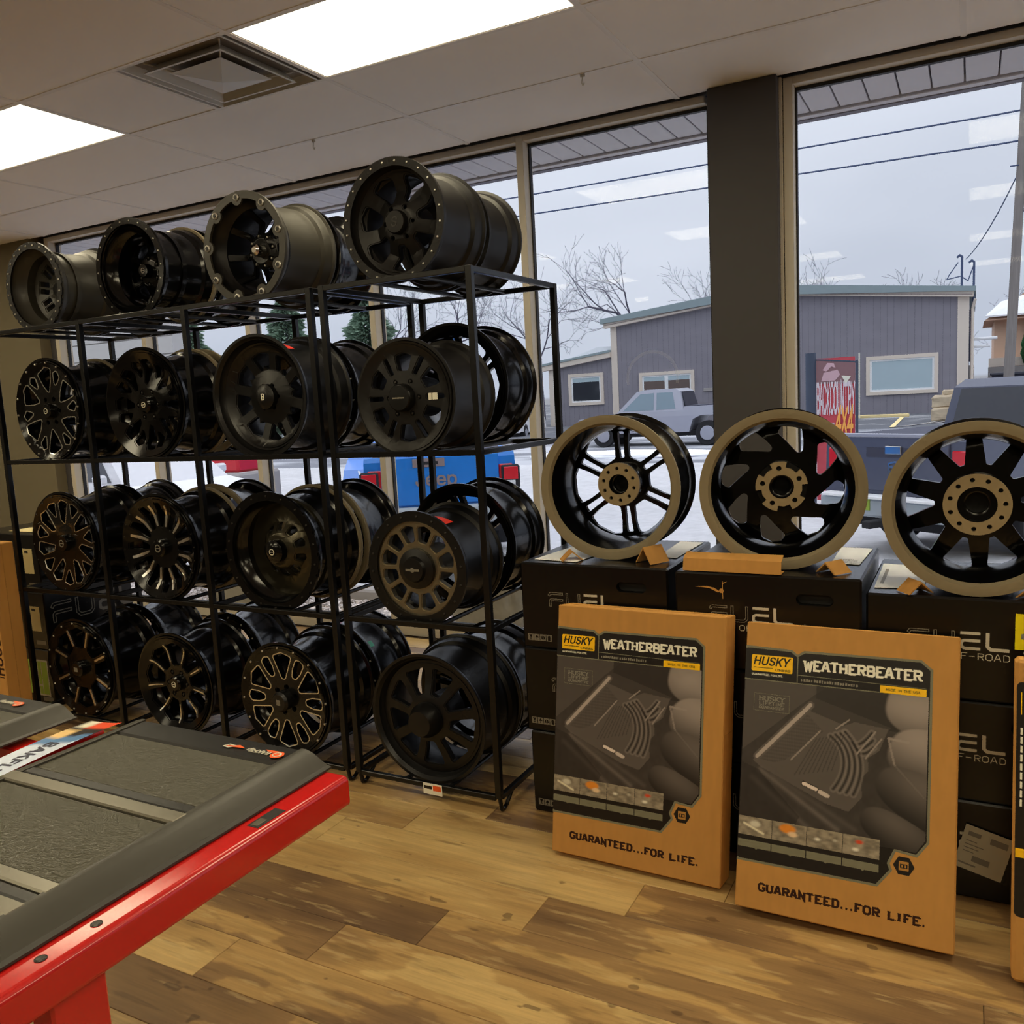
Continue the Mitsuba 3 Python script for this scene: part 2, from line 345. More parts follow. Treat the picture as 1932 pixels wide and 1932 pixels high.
k = struct('ceiling', 'suspended ceiling of pale tiles in a thin metal grid')
put(k, None, box(XL, XR, YB, 4.62, ZC + 0.03, ZC + 0.1), 'wall_far')
XG = [XL, -7.74, -6.45, -5.16, -3.875, -2.572, -1.335, -0.05, 1.23, 2.51, 3.79, 5.07, XR]
YG = [YB, -6.2, -5.6, -5.0, -4.4, -3.8, -3.2, -2.55, -1.94, -1.33, -0.72, -0.1, 0.58, 1.22, 1.80, 2.32, 2.648, 3.247, 3.89, 4.49]
YG = [-7.0, -6.36, -5.72, -5.08, -4.44, -3.8, -3.16, -2.55, -1.94, -1.33, -0.70, -0.06, 0.60, 1.21, 2.02, 2.648, 3.247, 3.89, 4.49]
YG[13:15] = [1.21, 1.93]
lampy = {(2.648, 3.247), (0.60, 1.21), (-1.94, -1.33), (-4.44, -3.8)}
lampx = {(-7.74, -6.45), (-5.16, -3.875), (-2.572, -1.335), (-0.05, 1.23), (2.51, 3.79)}
lampx_far = lampx
LIGHTS, VENT = [], None
for j in range(len(YG) - 1):
    for i in range(len(XG) - 1):
        x0, x1, y0, y1 = XG[i], XG[i+1], YG[j], YG[j+1]
        if (y0, y1) in lampy and (x0, x1) in lampx: LIGHTS.append((x0, x1, y0, y1)); continue
        if (x0, y0) == (-3.875, 2.648):
            xm = -3.235; VENT = (xm, x1, y0, y1)
            put(k, 'tile', box(x0 + 0.012, xm - 0.012, y0 + 0.012, y1 - 0.012, ZC + 0.004, ZC + 0.018), 'ceiling_tile'); continue
        put(k, 'tile', rbox(x0 + 0.008, x1 - 0.008, y0 + 0.008, y1 - 0.008, ZC + 0.0025, ZC + 0.018, 0.002), 'ceiling_tile')
for x in XG[1:-1]: put(k, 'grid_bar', box(x - 0.012, x + 0.012, YB, 4.49, ZC - 0.0005, ZC + 0.022), 'grid_bar')
put(k, 'grid_bar', box(-3.247, -3.223, 2.66, 3.235, ZC - 0.0005, ZC + 0.022), 'grid_bar')
for y in YG[1:-1]: put(k, 'grid_bar', box(XL, XR, y - 0.012, y + 0.012, ZC, ZC + 0.022), 'grid_bar')

lamp_labels = {(-2.572, 2.648): 'glowing rectangular ceiling light panel right of the air vent', (-5.16, 2.648): 'glowing ceiling light panel at the left edge, above the left end of the rack'}
for n, (x0, x1, y0, y1) in enumerate(LIGHTS):
    seen = (x0, y0) in lamp_labels
    t = thing('ceiling_light', lamp_labels.get((x0, y0), 'ceiling light panel behind the camera, seen only mirrored in the window glass'), 'light', None if seen else 'ceiling lights behind the camera')
    fr = [box(x0 + 0.012, x1 - 0.012, a, b, ZC + 0.002, ZC + 0.02) for a, b in ((y0 + 0.012, y0 + 0.018), (y1 - 0.018, y1 - 0.012))]
    fr += [box(a, b, y0 + 0.012, y1 - 0.012, ZC + 0.002, ZC + 0.02) for a, b in ((x0 + 0.012, x0 + 0.018), (x1 - 0.018, x1 - 0.012))]
    put(t, 'frame', cat(fr), 'grid_bar')
    v = np.array([[x0 + 0.017, y0 + 0.017, ZC + 0.006], [x1 - 0.017, y0 + 0.017, ZC + 0.006], [x1 - 0.017, y1 - 0.017, ZC + 0.006], [x0 + 0.017, y1 - 0.017, ZC + 0.006]])
    put(t, 'diffuser', (v, np.array([[0, 2, 1], [0, 3, 2]])), 'ceiling_tile', label='lit white diffuser', emitter={'type': 'area', 'radiance': rgb(LAMP)})

# air vent: stepped square cones hanging in a dark square neck
x0, x1, y0, y1 = VENT
t = thing('air_vent', 'square white stepped air vent in the ceiling beside the light panel', 'air vent')
cx, cy = (x0 + x1)/2, (y0 + y1)/2 
def sq_ring(h0, h1, za, zb, w):
    """Square funnel: half size h0 at za to h1 at zb, wall thickness w."""
    r = lambda h, z: [[cx - h, cy - h, z], [cx + h, cy - h, z], [cx + h, cy + h, z], [cx - h, cy + h, z]]
    V = np.array(r(h0, za) + r(h1, zb) + r(h1 - w, zb) + r(h0 - w, za)); F = []
    for a in range(4):
        for i in range(4):
            j = (i + 1) % 4; b = (a + 1) % 4
            F += [[a*4 + i, a*4 + j, b*4 + j], [a*4 + i, b*4 + j, b*4 + i]]
    m = trimesh.Trimesh(V, F, process=False); trimesh.repair.fix_normals(m); return m
put(t, 'neck', cat([box(cx - 0.29, cx + 0.29, cy - 0.29, cy + 0.29, ZC + 0.24, ZC + 0.25)] + [box(*q, ZC + 0.02, ZC + 0.24) for q in ((cx - 0.295, cx - 0.29, cy - 0.29, cy + 0.29), (cx + 0.29, cx + 0.295, cy - 0.29, cy + 0.29), (cx - 0.29, cx + 0.29, cy - 0.295, cy - 0.29), (cx - 0.29, cx + 0.29, cy + 0.29, cy + 0.295))]), 'vent_dark')
put(t, 'flange', sq_ring(0.30, 0.275, ZC + 0.0, ZC + 0.035, 0.012), 'vent_white')
put(t, 'neck__collar', lathe([(0.15, 0.0), (0.155, 0.0), (0.155, 0.12), (0.15, 0.12)], 32), 'bore_black', T().translate([cx, cy, ZC + 0.12]).rotate([1, 0, 0], 90))
put(t, 'cone', sq_ring(0.225, 0.17, ZC - 0.012, ZC + 0.045, 0.012), 'vent_white')
core = trimesh.convex.convex_hull(np.array([[cx - 0.15, cy - 0.15, ZC - 0.004], [cx + 0.15, cy - 0.15, ZC - 0.004], [cx + 0.15, cy + 0.15, ZC - 0.004], [cx - 0.15, cy + 0.15, ZC - 0.004], [cx, cy, ZC - 0.03], [cx, cy, ZC + 0.05]]))
put(t, 'core', core, 'vent_white')
for sx, sy in ((-1, -1), (1, -1), (1, 1), (-1, 1)): put(t, 'strut', tube((cx + 0.13*sx, cy + 0.13*sy, ZC + 0.0), (cx + 0.27*sx, cy + 0.27*sy, ZC + 0.05), 0.004, 6), 'vent_white')

# little ceiling hooks
for n, (x, y, lab) in enumerate(((-1.60, 3.89, 'small clear hook clipped to the ceiling grid, right of the lamp panel'), (-3.20, 3.89, 'small clear hook on the ceiling grid above the third wheel of the top shelf'))):
    t = thing('ceiling_hook', lab, 'hook')
    put(t, 'clip', rbox(x - 0.012, x + 0.012, y - 0.004, y + 0.004, ZC - 0.012, ZC - 0.0005, 0.002), 'vent_white')
    put(t, 'loop', path_tube([(x, y, ZC - 0.01), (x - 0.006, y, ZC - 0.035), (x, y, ZC - 0.048), (x + 0.008, y, ZC - 0.038)], 0.003, 6), 'vent_white')

# walls away from the windows
k = struct('wall_left', 'plain wall at the far left end of the shop'); put(k, None, box(XL - 0.1, XL, YB, 4.62, 0, ZC + 0.03), 'wall_far')
k = struct('wall_right'); put(k, None, box(XR, XR + 0.1, YB, 4.62, 0, ZC + 0.03), 'wall_far')
k = struct('wall_front'); put(k, None, box(XL, XR, YB - 0.1, YB, 0, ZC + 0.03), 'wall_far')
k = struct('wall_back', 'olive grey plain wall left of the shop windows'); put(k, None, box(XL, -6.62, 4.46, 4.64, 0, ZC + 0.03), 'wall_paint')
put(k, 'reveal', box(-6.62, -6.53, 4.55, 4.64, 0, ZC), 'column_paint', label='dark return beside the first window')
k = struct('baseboard_back'); put(k, None, rbox(XL, -6.62, 4.448, 4.46, 0, 0.1, 0.003), 'column_paint')

# shop front: seven glazed bays
MULL = [-6.49, -5.485, -4.43, -3.36, -2.26]
bays = [(a, b) for a, b in zip(MULL[:-1], MULL[1:])] + [(-2.26, -1.183), (-0.80, 0.30), (0.30, 1.40), (1.40, 2.5), (2.5, 3.6), (3.6, 4.7), (4.7, 5.8)]
Y0, Y1, GY = 4.52, 4.635, 4.6
def frame_bar(x0, x1, z0, z1): return rbox(x0, x1, Y0, Y1, z0, z1, 0.003)
for n, (a, b) in enumerate(bays):
    k = struct('window_%d' % (n + 1), 'full height shop window pane in a pale metal frame')
    hl = 0.0225; la = a + (0.0 if n in (5, ) else 0.0)
    put(k, 'post', frame_bar(a - hl, a + hl, 0.0, ZC), 'window_frame')
    if n in (5, len(bays) - 1): put(k, 'post', frame_bar(b - hl, b + hl, 0.0, ZC), 'window_frame')
    b1 = b - hl
    put(k, 'head_rail', frame_bar(a + hl, b1, 2.935, ZC), 'window_frame')
    put(k, 'sill_rail', frame_bar(a + hl, b1, 0.0, 0.085), 'window_frame')
    put(k, 'gasket', cat([box(a + hl, b1, 4.585, 4.612, 2.918, 2.935), box(a + hl, b1, 4.585, 4.612, 0.085, 0.095), box(a + hl, a + hl + 0.008, 4.585, 4.612, 0.095, 2.918), box(b1 - 0.008, b1, 4.585, 4.612, 0.095, 2.918)]), 'gasket')
    v = np.array([[a + hl, GY, 0.09], [b1, GY, 0.09], [b1, GY, 2.925], [a + hl, GY, 2.925]])
    g = put(k, 'glass', (v, np.array([[0, 1, 2], [0, 2, 3]])), 'glass_pane')
    if n == 5:   # ring shaped smear left on the glass
        th = np.linspace(-0.25, 3.35, 40); c0, z0 = -1.55, 1.58
        V = np.concatenate([np.stack([c0 + r*np.cos(th), np.full(40, GY - 0.002), z0 + r*np.sin(th)], 1) for r in (0.135, 0.152)])
        F = np.array([[i, i + 1, i + 41] for i in range(39)] + [[i, i + 41, i + 40] for i in range(39)])
        put(k, 'smear', (V, F), 'glass_smear', label='faint ring shaped smear on the glass')
k = struct('wall_pier', 'short wall behind the dark column'); put(k, None, box(-1.16, -0.824, 4.53, 4.66, 0, ZC), 'column_paint')
k = struct('column', 'charcoal painted column between the shop windows')
put(k, None, rbox(-1.172, -0.838, 4.44, 4.53, 0, ZC, 0.003), 'column_paint')
put(k, 'corner_bead', box(-0.838, -0.826, 4.50, 4.53, 0, ZC), 'window_frame')
k = struct('wall_right_back'); put(k, None, box(5.83, XR, 4.5, 4.64, 0, ZC + 0.03), 'wall_paint')

# soffit outside, over the windows
k = struct('soffit', 'grey metal soffit panels under the roof overhang')
put(k, None, box(XL, XR, 4.62, 5.36, 3.0, 3.06), 'soffit_seam')
pan = shape(rbox(0.004, 0.144, 4.64, 5.13, 2.962, 3.0, 0.004), 'soffit_metal')
for i in range(-46, 14): put(k, 'panel', pan, None, T().translate([-0.345 + 0.1485*i, 0, 0]))
put(k, 'fascia', rbox(XL, XR, 5.14, 5.24, 2.95, 3.25, 0.004), 'soffit_metal')
put(k, 'lip', rbox(XL, XR, 5.20, 5.26, 2.945, 2.965, 0.003), 'soffit_seam')
# ------------------------------------------------------------------ display rack
RF, RB = 2.584, 3.25
LEV = [0.07, 0.70, 1.337, 1.96]
BAYS = [(-4.205, -3.545), (-3.545, -2.875), (-2.875, -2.205), (-2.142, -1.503)]      # left to right
def bar(p0, p1, w=0.02):
    """Square section tube between two points along an axis."""
    p0, p1 = np.array(p0, float), np.array(p1, float); lo, hi = np.minimum(p0, p1), np.maximum(p0, p1)
    for a in range(3):
        if hi[a] - lo[a] < 1e-9: lo[a] -= w/2; hi[a] += w/2
    return rbox(lo[0], hi[0], lo[1], hi[1], lo[2], hi[2], 0.002)
def rack(t, posts):
    x0, x1 = posts[0], posts[-1]
    for x in posts:
        for y in (RF, RB): put(t, 'post', bar((x, y, 0.06), (x, y, LEV[3]), 0.024), 'rack_black')
        for y, s in ((RF, 1), (RB, -1)):
            put(t, 'foot', path_tube([(x, y, 0.065), (x, y + 0.012*s, 0.012), (x, y + 0.03*s, 0.008), (x, y + 0.05*s, 0.016), (x, y + 0.11*s, 0.062)], 0.008, 8), 'rack_black')
    for z in LEV:
        for y in (RF, RB): put(t, 'rail', bar((x0 + 0.012, y, z - 0.01), (x1 - 0.012, y, z - 0.01)), 'rack_black')
        for x in posts: put(t, 'side_rail', bar((x, RF + 0.012, z - 0.01), (x, RB - 0.012, z - 0.01)), 'rack_black')
        for a, b in zip(posts[:-1], posts[1:]):
            c = (a + b)/2
            for s in (-0.1, 0.1): put(t, 'wheel_rest', tube((c + s, RF + 0.01, z - 0.01), (c + s, RB - 0.01, z - 0.01), 0.009, 8), 'rack_black')
t = thing('display_rack', 'long black steel tube rack of three bays holding wheels', 'rack')
rack(t, [-4.205, -3.545, -2.875, -2.205])
t2 = thing('display_rack', 'single bay black steel tube rack of wheels at the right end, beside the black cartons', 'rack')
rack(t2, [-2.142, -1.503])
tg = put(t2, 'price_tag', rbox(-1.83, -1.745, RF - 0.014, RF - 0.0122, 0.028, 0.072, 0.0005), 'print_white', label='small white and orange tag on the bottom rail')
put(tg, 'stripe', box(-1.785, -1.75, RF - 0.0148, RF - 0.0141, 0.045, 0.066), 'print_orange')
put(tg, 'line', box(-1.825, -1.79, RF - 0.0148, RF - 0.0141, 0.05, 0.062), 'print_black')

# ------------------------------------------------------------------ wheels (axis along y, front lip plane at depth 0, depth grows to the rear)
def rot_copies(p, n, off=0.0): return [affinity.rotate(p, off + 360.0*i/n, origin=(0, 0)) for i in range(n)]
def polar(pts, rr=0.008, rot=0.0):
    q = [(r*math.cos(math.radians(90 + a + rot)), r*math.sin(math.radians(90 + a + rot))) for r, a in pts]
    p = sg.Polygon(q).buffer(0)
    return p.buffer(-rr, quad_segs=4).buffer(rr, quad_segs=4).simplify(0.0004)
def para(R, pts): return [(R*a, b) for a, b in pts]
def strip_window(r0, r1, w0, w1, x0=0.0, skew=0.0, rr=0.006):
    """Window with straight sides in cartesian form, radial along +Z: half width w0 at r0 and w1 at r1."""
    p = sg.Polygon([(x0 - w0, r0), (x0 + w0, r0), (x0 + w1 + skew, r1), (x0 - w1 + skew, r1)])
    return p.buffer(-rr, quad_segs=4).buffer(rr, quad_segs=4).simplify(0.0004)
def dished(poly, t, depth_fn, lift=0.0, L=0.022):
    """Extrude a face shape and bend it to the depth profile; the front surface lies at depth_fn(r) - t."""
    out = []
    for g in poly_geoms(poly):
        cs = m3.CrossSection([np.array(g.exterior.coords[:-1])] + [np.array(i.coords[:-1]) for i in g.interiors], m3.FillRule.EvenOdd)
        m = m3.Manifold.extrude(cs, t)
        if L: m = m.refine_to_length(L)
        q = m.to_mesh(); v = np.array(q.vert_properties[:, :3], float); f = np.array(q.tri_verts)
        r = np.hypot(v[:, 0], v[:, 1])
        out.append(trimesh.Trimesh(np.stack([v[:, 0], depth_fn(r) - lift - v[:, 2], v[:, 1]], 1), f, process=False))
    return cat(out)
def interp(pts):
    a = np.array(pts, float); return lambda r: np.interp(r, a[:, 0], a[:, 1])
def barrel_mesh(R, W, back_only_lip=False):
    i = 0.038
    prof = [(R, 0.0), (R, 0.007), (R-0.010, 0.012), (R-0.015, 0.034), (R-0.026, 0.042), (R-i-0.004, 0.06), (R-i-0.006, W*0.45), (R-0.034, W*0.6), (R-0.03, W-0.062), (R-0.018, W-0.052), (R-0.014, W-0.036), (R-0.010, W-0.012), (R, W-0.007), (R, W),
            (R-0.012, W), (R-0.022, W-0.016), (R-0.030, W-0.045), (R-0.044, W*0.62), (R-i-0.018, W*0.45), (R-i-0.016, 0.066), (R-0.038, 0.05), (R-0.026, 0.03), (R-0.021, 0.014), (R-0.011, 0.0)]
    k = prof.index((R, W)) + 1
    wall = 0.0025
    outer = prof[:k] + [(R-0.012, W), (R-0.022, W-0.016)] + [(r - wall, min(max(d, 0.004), W - 0.004)) for r, d in prof[:k][::-1] if 0.03 < d < W - 0.04] + [(R-0.021, 0.014), (R-0.011, 0.0)]
    inner = [(R-0.0225, W-0.016)] + prof[k+2:-2] + [(R-0.0215, 0.014)]
    inner = inner + [(r + 0.002, d) for r, d in inner[::-1]]
    return lathe(outer, 80), lathe(inner, 80)
HEXN = trimesh.creation.cylinder(0.5, 1.0, sections=6)
def stud(r, h, sections=8):
    """Bolt head: short cylinder with a domed top, pointing to -y."""
    return lathe([(1e-5, 0.0), (r, 0.0), (r, -h*0.55), (r*0.72, -h*0.9), (1e-5, -h)], sections)

class Wheel:
    """Recipe of one kind of wheel; its meshes are built once and shared by copies."""
    def __init__(s, R, W, face, finish, depth, hub_d, thick=0.022, windows=(), hub_r=0.075, bore=0.0, milled=(), mill_w=0.0035, ring=None, bolts=None, lugs=None, cap=None, back=None, accents=(), bead=None):
        s.R, s.W, s.finish = R, W, finish
        s.parts = []      # (path, shape dict, bsdf, matrix list, label)
        add = lambda path, mesh, b, mats=(None,), smooth=35, label=None: s.parts.append((path, shape(mesh, b, smooth), mats, label))
        rim, liner = barrel_mesh(R, W)
        add('rim', rim, finish[0]); add('rim__inner_barrel', liner, finish[2] if len(finish) > 2 else finish[0])
        fr = R - 0.034 if face != 'flange' else R - 0.014
        dfn = interp(depth) if not callable(depth) else depth
        disc = sg.Point(0, 0).buffer(fr, quad_segs=20)
        wins = list(windows)
        holes = unary_union(wins) if wins else sg.Polygon()
        p = disc.difference(holes)
        if bore: p = p.difference(sg.Point(0, 0).buffer(bore, quad_segs=10))
        if lugs:
            n, pcd, hr, off, bright = lugs
            hs = [sg.Point(pcd*math.cos(math.radians(off + 360*i/n)), pcd*math.sin(math.radians(off + 360*i/n))).buffer(hr, quad_segs=4) for i in range(n)]
            p = p.difference(unary_union(hs))
        base = dished(p, thick, dfn)
        top = dished(p.buffer(-0.0035, join_style='mitre').intersection(sg.Point(0, 0).buffer(fr - 0.01)), 0.004, lambda r: dfn(r) - thick + 0.0005)
        add('spoke_face', cat([base, top]), finish[1], smooth=28)
        add('hub', lathe([(0.03, dfn(0.03) - 0.001), (hub_r, dfn(hub_r) - 0.001), (hub_r*0.98, hub_d), (0.036, hub_d), (0.03, hub_d - 0.004)], 40), finish[1])
        if not bore: pass
        for wpoly, n, off, b in milled:
            ring_p = wpoly.buffer(mill_w, join_style='mitre').difference(wpoly.buffer(-0.0005))
            m = dished(ring_p, 0.0015, lambda r: dfn(r) - thick - 0.0038, L=0.025)
            add('spoke_face__milled_edge', m, b, [T().rotate([0, 1, 0], -(off + 360.0*i/n)) for i in range(n)], False, 'bright milled window edge')
        for apoly, n, off, b, nm in accents:
            m = dished(apoly, 0.0025, lambda r: dfn(r) - thick - 0.0036, L=0.025)
            add('spoke_face__' + nm, m, b, [T().rotate([0, 1, 0], -(off + 360.0*i/n)) for i in range(n)], False)
        if ring is not None: add('bead_ring', dished(ring[0], 0.009, lambda r: np.full_like(r, ring[2] if len(ring) > 2 else 0.004), L=0), ring[1], smooth=28)
        if bolts:
            n, r, br, h, b, d, off = bolts
            add('lip_bolt', stud(br, h), b, [T().translate([r*math.cos(math.radians(off + 360*i/n)), d, r*math.sin(math.radians(off + 360*i/n))]) for i in range(n)], 35)
        if lugs and lugs[4]:
            n, pcd, hr, off, b = lugs
            d = float(dfn(pcd)) - thick + 0.010
            add('lug_nut', stud(hr*0.8, 0.018, 6), b, [T().translate([pcd*math.cos(math.radians(off + 360*i/n)), d, pcd*math.sin(math.radians(off + 360*i/n))]) for i in range(n)], 30)
        if cap:
            prof, b, badge = cap
            d0 = float(dfn(0.0)) - thick - 0.0035
            add('center_cap', lathe([(1e-5, d0 + 0.004)] + [(r, d0 + 0.004 if i == 0 else d0 - h) for i, (r, h) in enumerate(prof)] + [(1e-5, d0 - prof[-1][1])], 40 if len(prof) != 3 or prof[0][0] > 0.0 else 6), b)
            if badge:
                bm, bb = badge; add('center_cap__badge', on(bm, frame_M((0, d0 - prof[-1][1] - 0.0002, 0), (1, 0, 0), (0, 0, 1))), bb, smooth=False)
        if back:
            lipb, pad_d, pad_r, pad_in, holes_n, hole_pcd, hole_r, padb, kind = back
            add('rear_lip', lathe([(R + 0.0008, W - 0.012), (R + 0.0012, W + 0.002), (R - 0.012, W + 0.0035), (R - 0.026, W + 0.001), (R - 0.034, W - 0.012), (R - 0.032, W - 0.014), (R - 0.018, W - 0.004), (R - 0.004, W - 0.009)], 80), lipb, label='bare tan rear lip')
            if pad_r:
                pp = sg.Point(0, 0).buffer(pad_r, quad_segs=16).difference(sg.Point(0, 0).buffer(pad_in, quad_segs=12))
                hs = [sg.Point(hole_pcd*math.cos(2*math.pi*i/holes_n + 0.3), hole_pcd*math.sin(2*math.pi*i/holes_n + 0.3)).buffer(hole_r, quad_segs=4) for i in range(holes_n)]
                pp = pp.difference(unary_union(hs))
                if kind == 'pockets':
                    pk = [polar([(pad_r*0.78, -17), (pad_r*1.02, -17), (pad_r*1.04, 0), (pad_r*1.02, 17), (pad_r*0.78, 17), (pad_r*0.8, 0)], 0.002, 72*i + 36 - 90 + math.degrees(0.3)) for i in range(5)]
                    pp = pp.difference(unary_union(pk))
                m = dished(pp, 0.012, lambda r: np.full_like(r, pad_d), L=0)
                add('mounting_pad', m, padb, smooth=False, label='bare tan hub mounting pad')
                add('hub_bore', lathe([(pad_in + 0.012, pad_d - 0.011), (pad_in - 0.0005, pad_d - 0.002), (pad_in - 0.003, pad_d - 0.05), (pad_in*0.55, pad_d - 0.06), (1e-5, pad_d - 0.058), (1e-5, pad_d - 0.066), (pad_r*0.97, pad_d - 0.066), (pad_r*0.97, pad_d - 0.013)], 40), 'bore_black')
        if bead: add('bead_ring', bead[0], bead[1])
    def place(s, label, x, z, y, yaw=0.0, spin=0.0, facing=1, group=None, name='alloy_wheel', paint=None):
        t = thing(name, label, 'wheel', group)
        M0 = T().translate([x, y, z]).rotate([0, 0, 1], yaw)
        if facing < 0: M0 = M0.rotate([0, 0, 1], 180).translate([0, -s.W, 0])
        M0 = M0.rotate([0, 1, 0], spin)
        first = {}
        for path, d, mats, lab in s.parts:
            par, _, leaf = path.rpartition('__')
            parent = t + ('__' + par if par else '')
            for m in mats:
                put(parent, leaf, d, None, M0 if m is None else M0 @ m, label=lab)
        return t

def ring_poly(R, r, notch=0, notch_in=0.0):
    p = sg.Point(0, 0).buffer(R, quad_segs=24).difference(sg.Point(0, 0).buffer(r, quad_segs=24))
    return p
def star(n, r, size, off=0.0): return unary_union([sg.Point(r*math.cos(math.radians(off + 360*i/n)), r*math.sin(math.radians(off + 360*i/n))).buffer(size, quad_segs=5) for i in range(n)])
flatcap = lambda r, h: [(r, 0.0), (r, h*0.7), (r*0.9, h), (r*0.5, h*1.02)]
hexcap = lambda r, h: [(r, 0.0), (r, h*0.75), (r*0.8, h)]
def badge_shape(s, h, bold=True): 
    m = text(s, h, 0.0008, bold, center=True); m.apply_translation((0, -h/2, 0)); return m
def emblem_ring(r): return extr(sg.Point(0, 0).buffer(r).difference(sg.Point(0, 0).buffer(r*0.72)).union(sg.box(-r*0.75, -r*0.12, r*0.75, r*0.12)), 0.0008)

K = {}
GB, SB, MB_, MG = ('gloss_black', 'gloss_black'), ('satin_black', 'satin_black'), ('matte_black', 'matte_black'), ('matte_grey', 'satin_black')
# --- top shelf
notched = ring_poly(0.206, 0.174).difference(star(24, 0.2095, 0.0095, 7.5))
w = [strip_window(0.085, 0.128, 0.012, 0.013, x0=s*0.017, rr=0.004) for s in (-1, 1)]
K['T1'] = Wheel(0.206, 0.30, 'deep', ('matte_grey', 'matte_grey'), [(0, 0.16), (0.07, 0.165), (0.15, 0.13), (0.18, 0.12)], 0.20, windows=sum([rot_copies(q, 8) for q in w], []), ring=(notched, 'matte_black'),
    bolts=(24, 0.190, 0.0045, 0.006, 'bolt_bright', -0.004, 0), lugs=(6, 0.055, 0.009, 0, None), cap=(flatcap(0.034, 0.02), 'matte_black', None))
K['T2'] = Wheel(0.213, 0.29, 'deep', GB, [(0, 0.12), (0.06, 0.125), (0.11, 0.165), (0.18, 0.15)], 0.19, windows=rot_copies(polar(para(0.213, [(0.40, -17), (0.72, -19), (0.76, 0), (0.72, 19), (0.40, 17)]), 0.008), 8), ring=(ring_poly(0.213, 0.186), 'gloss_black'),
    bolts=(22, 0.199, 0.0035, 0.005, 'bolt_bright', -0.004, 4), lugs=(6, 0.057, 0.009, 30, 'bolt_dark'), cap=(flatcap(0.03, 0.028), 'gloss_black', (emblem_ring(0.012), 'chrome')))
ring_t3 = ring_poly(0.216, 0.186).union(star(9, 0.190, 0.027, 14))
K['T3'] = Wheel(0.216, 0.30, 'deep', ('matte_grey', 'satin_black', 'satin_black'), [(0, 0.12), (0.05, 0.11), (0.12, 0.155), (0.182, 0.06)], 0.19, thick=0.016, windows=rot_copies(polar(para(0.216, [(0.34, -13), (0.80, -15.5), (0.83, 0), (0.80, 15.5), (0.34, 13)]), 0.008), 9, 34), ring=(ring_t3, 'matte_grey'),
    bolts=(9, 0.193, 0.0150, 0.006, 'bolt_bright', -0.005, 14), lugs=(8, 0.06, 0.009, 10, 'bolt_bright'), cap=([(0.026, 0.0), (0.026, 0.03), (0.022, 0.042), (0.012, 0.049)], 'chrome', None))
K['T3'].parts.append(('lip_bolt__socket', shape(lathe([(1e-5, -0.0009), (0.0080, -0.0009), (0.0080, 0.0), (1e-5, 0.0)], 10), 'print_black'), [T().translate([0.193*math.cos(math.radians(14 + 40*i)), -0.0112, 0.193*math.sin(math.radians(14 + 40*i))]) for i in range(9)], None))
K['T4'] = Wheel(0.2175, 0.29, 'deep', MB_, [(0, 0.055), (0.06, 0.06), (0.12, 0.095), (0.184, 0.06)], 0.16, windows=rot_copies(polar(para(0.2175, [(0.36, -9), (0.62, -15), (0.76, -17), (0.80, 0), (0.76, 17), (0.62, 15), (0.36, 9)]), 0.012), 7, 180), ring=(ring_poly(0.2175, 0.187), 'matte_black'),
    bolts=(24, 0.2025, 0.0048, 0.006, 'bolt_bright', -0.004, 7), lugs=(6, 0.058, 0.0075, 0, None), cap=(flatcap(0.042, 0.02), 'matte_black', (extr(affinity.skew(block('S', 0.03, 0.9)[0], xs=12), 0.0008).apply_translation((-0.011, -0.015, 0)), 'bolt_dark')))
# --- second shelf
a1 = polar(para(0.25, [(0.33, -3), (0.50, 14), (0.74, 19), (0.82, 0), (0.80, -11), (0.55, -10)]), 0.008)
a1b = polar(para(0.25, [(0.48, 34), (0.72, 28), (0.80, 36), (0.74, 43)]), 0.008)
K['A1'] = Wheel(0.25, 0.27, 'flange', GB, [(0, 0.03), (0.08, 0.035), (0.2, 0.03), (0.236, 0.012)], 0.16, windows=rot_copies(a1, 6) + rot_copies(a1b, 6), milled=[(a1, 6, 0, 'milled'), (a1b, 6, 0, 'milled')], mill_w=0.004,
    bolts=(18, 0.226, 0.005, 0.006, 'bolt_bright', -0.008, 3), lugs=(6, 0.062, 0.009, 0, None), cap=(flatcap(0.036, 0.022), 'gloss_black', (emblem_ring(0.014), 'logo_silver')))
a2 = polar(para(0.25, [(0.34, -3), (0.72, -14), (0.80, -8), (0.80, 5), (0.40, 6)]), 0.007)
K['A2'] = Wheel(0.25, 0.27, 'flange', GB, [(0, 0.05), (0.07, 0.045), (0.16, 0.06), (0.236, 0.014)], 0.16, windows=rot_copies(a2, 8) + rot_copies(polar(para(0.25, [(0.46, 16), (0.77, 10), (0.80, 20), (0.72, 26)]), 0.007), 8), 
    lugs=(6, 0.062, 0.009, 0, 'bolt_dark'), cap=(hexcap(0.036, 0.03), 'gloss_black', (emblem_ring(0.013), 'logo_silver')))
a3 = polar(para(0.25, [(0.42, -11), (0.70, -16), (0.73, 0), (0.70, 16), (0.42, 11), (0.52, 0)]), 0.008)
K['A3'] = Wheel(0.251, 0.29, 'deep', SB, [(0, 0.08), (0.05, 0.085), (0.11, 0.10), (0.19, 0.085), (0.215, 0.06)], 0.19, windows=rot_copies(a3, 8, 10), lugs=(6, 0.05, 0.0075, 0, None), cap=([(0.052, 0.0), (0.05, 0.016), (0.03, 0.026), (0.012, 0.027)], 'satin_black', (extr(block('B', 0.022, 1.3)[0], 0.0008).apply_translation((-0.008, -0.011, 0)), 'print_white')))
a4a = polar(para(0.217, [(0.46, -12), (0.72, -13.5), (0.75, 0), (0.72, 13.5), (0.46, 12)]), 0.009)
a4b = strip_window(0.095, 0.165, 0.0085, 0.009, rr=0.006)
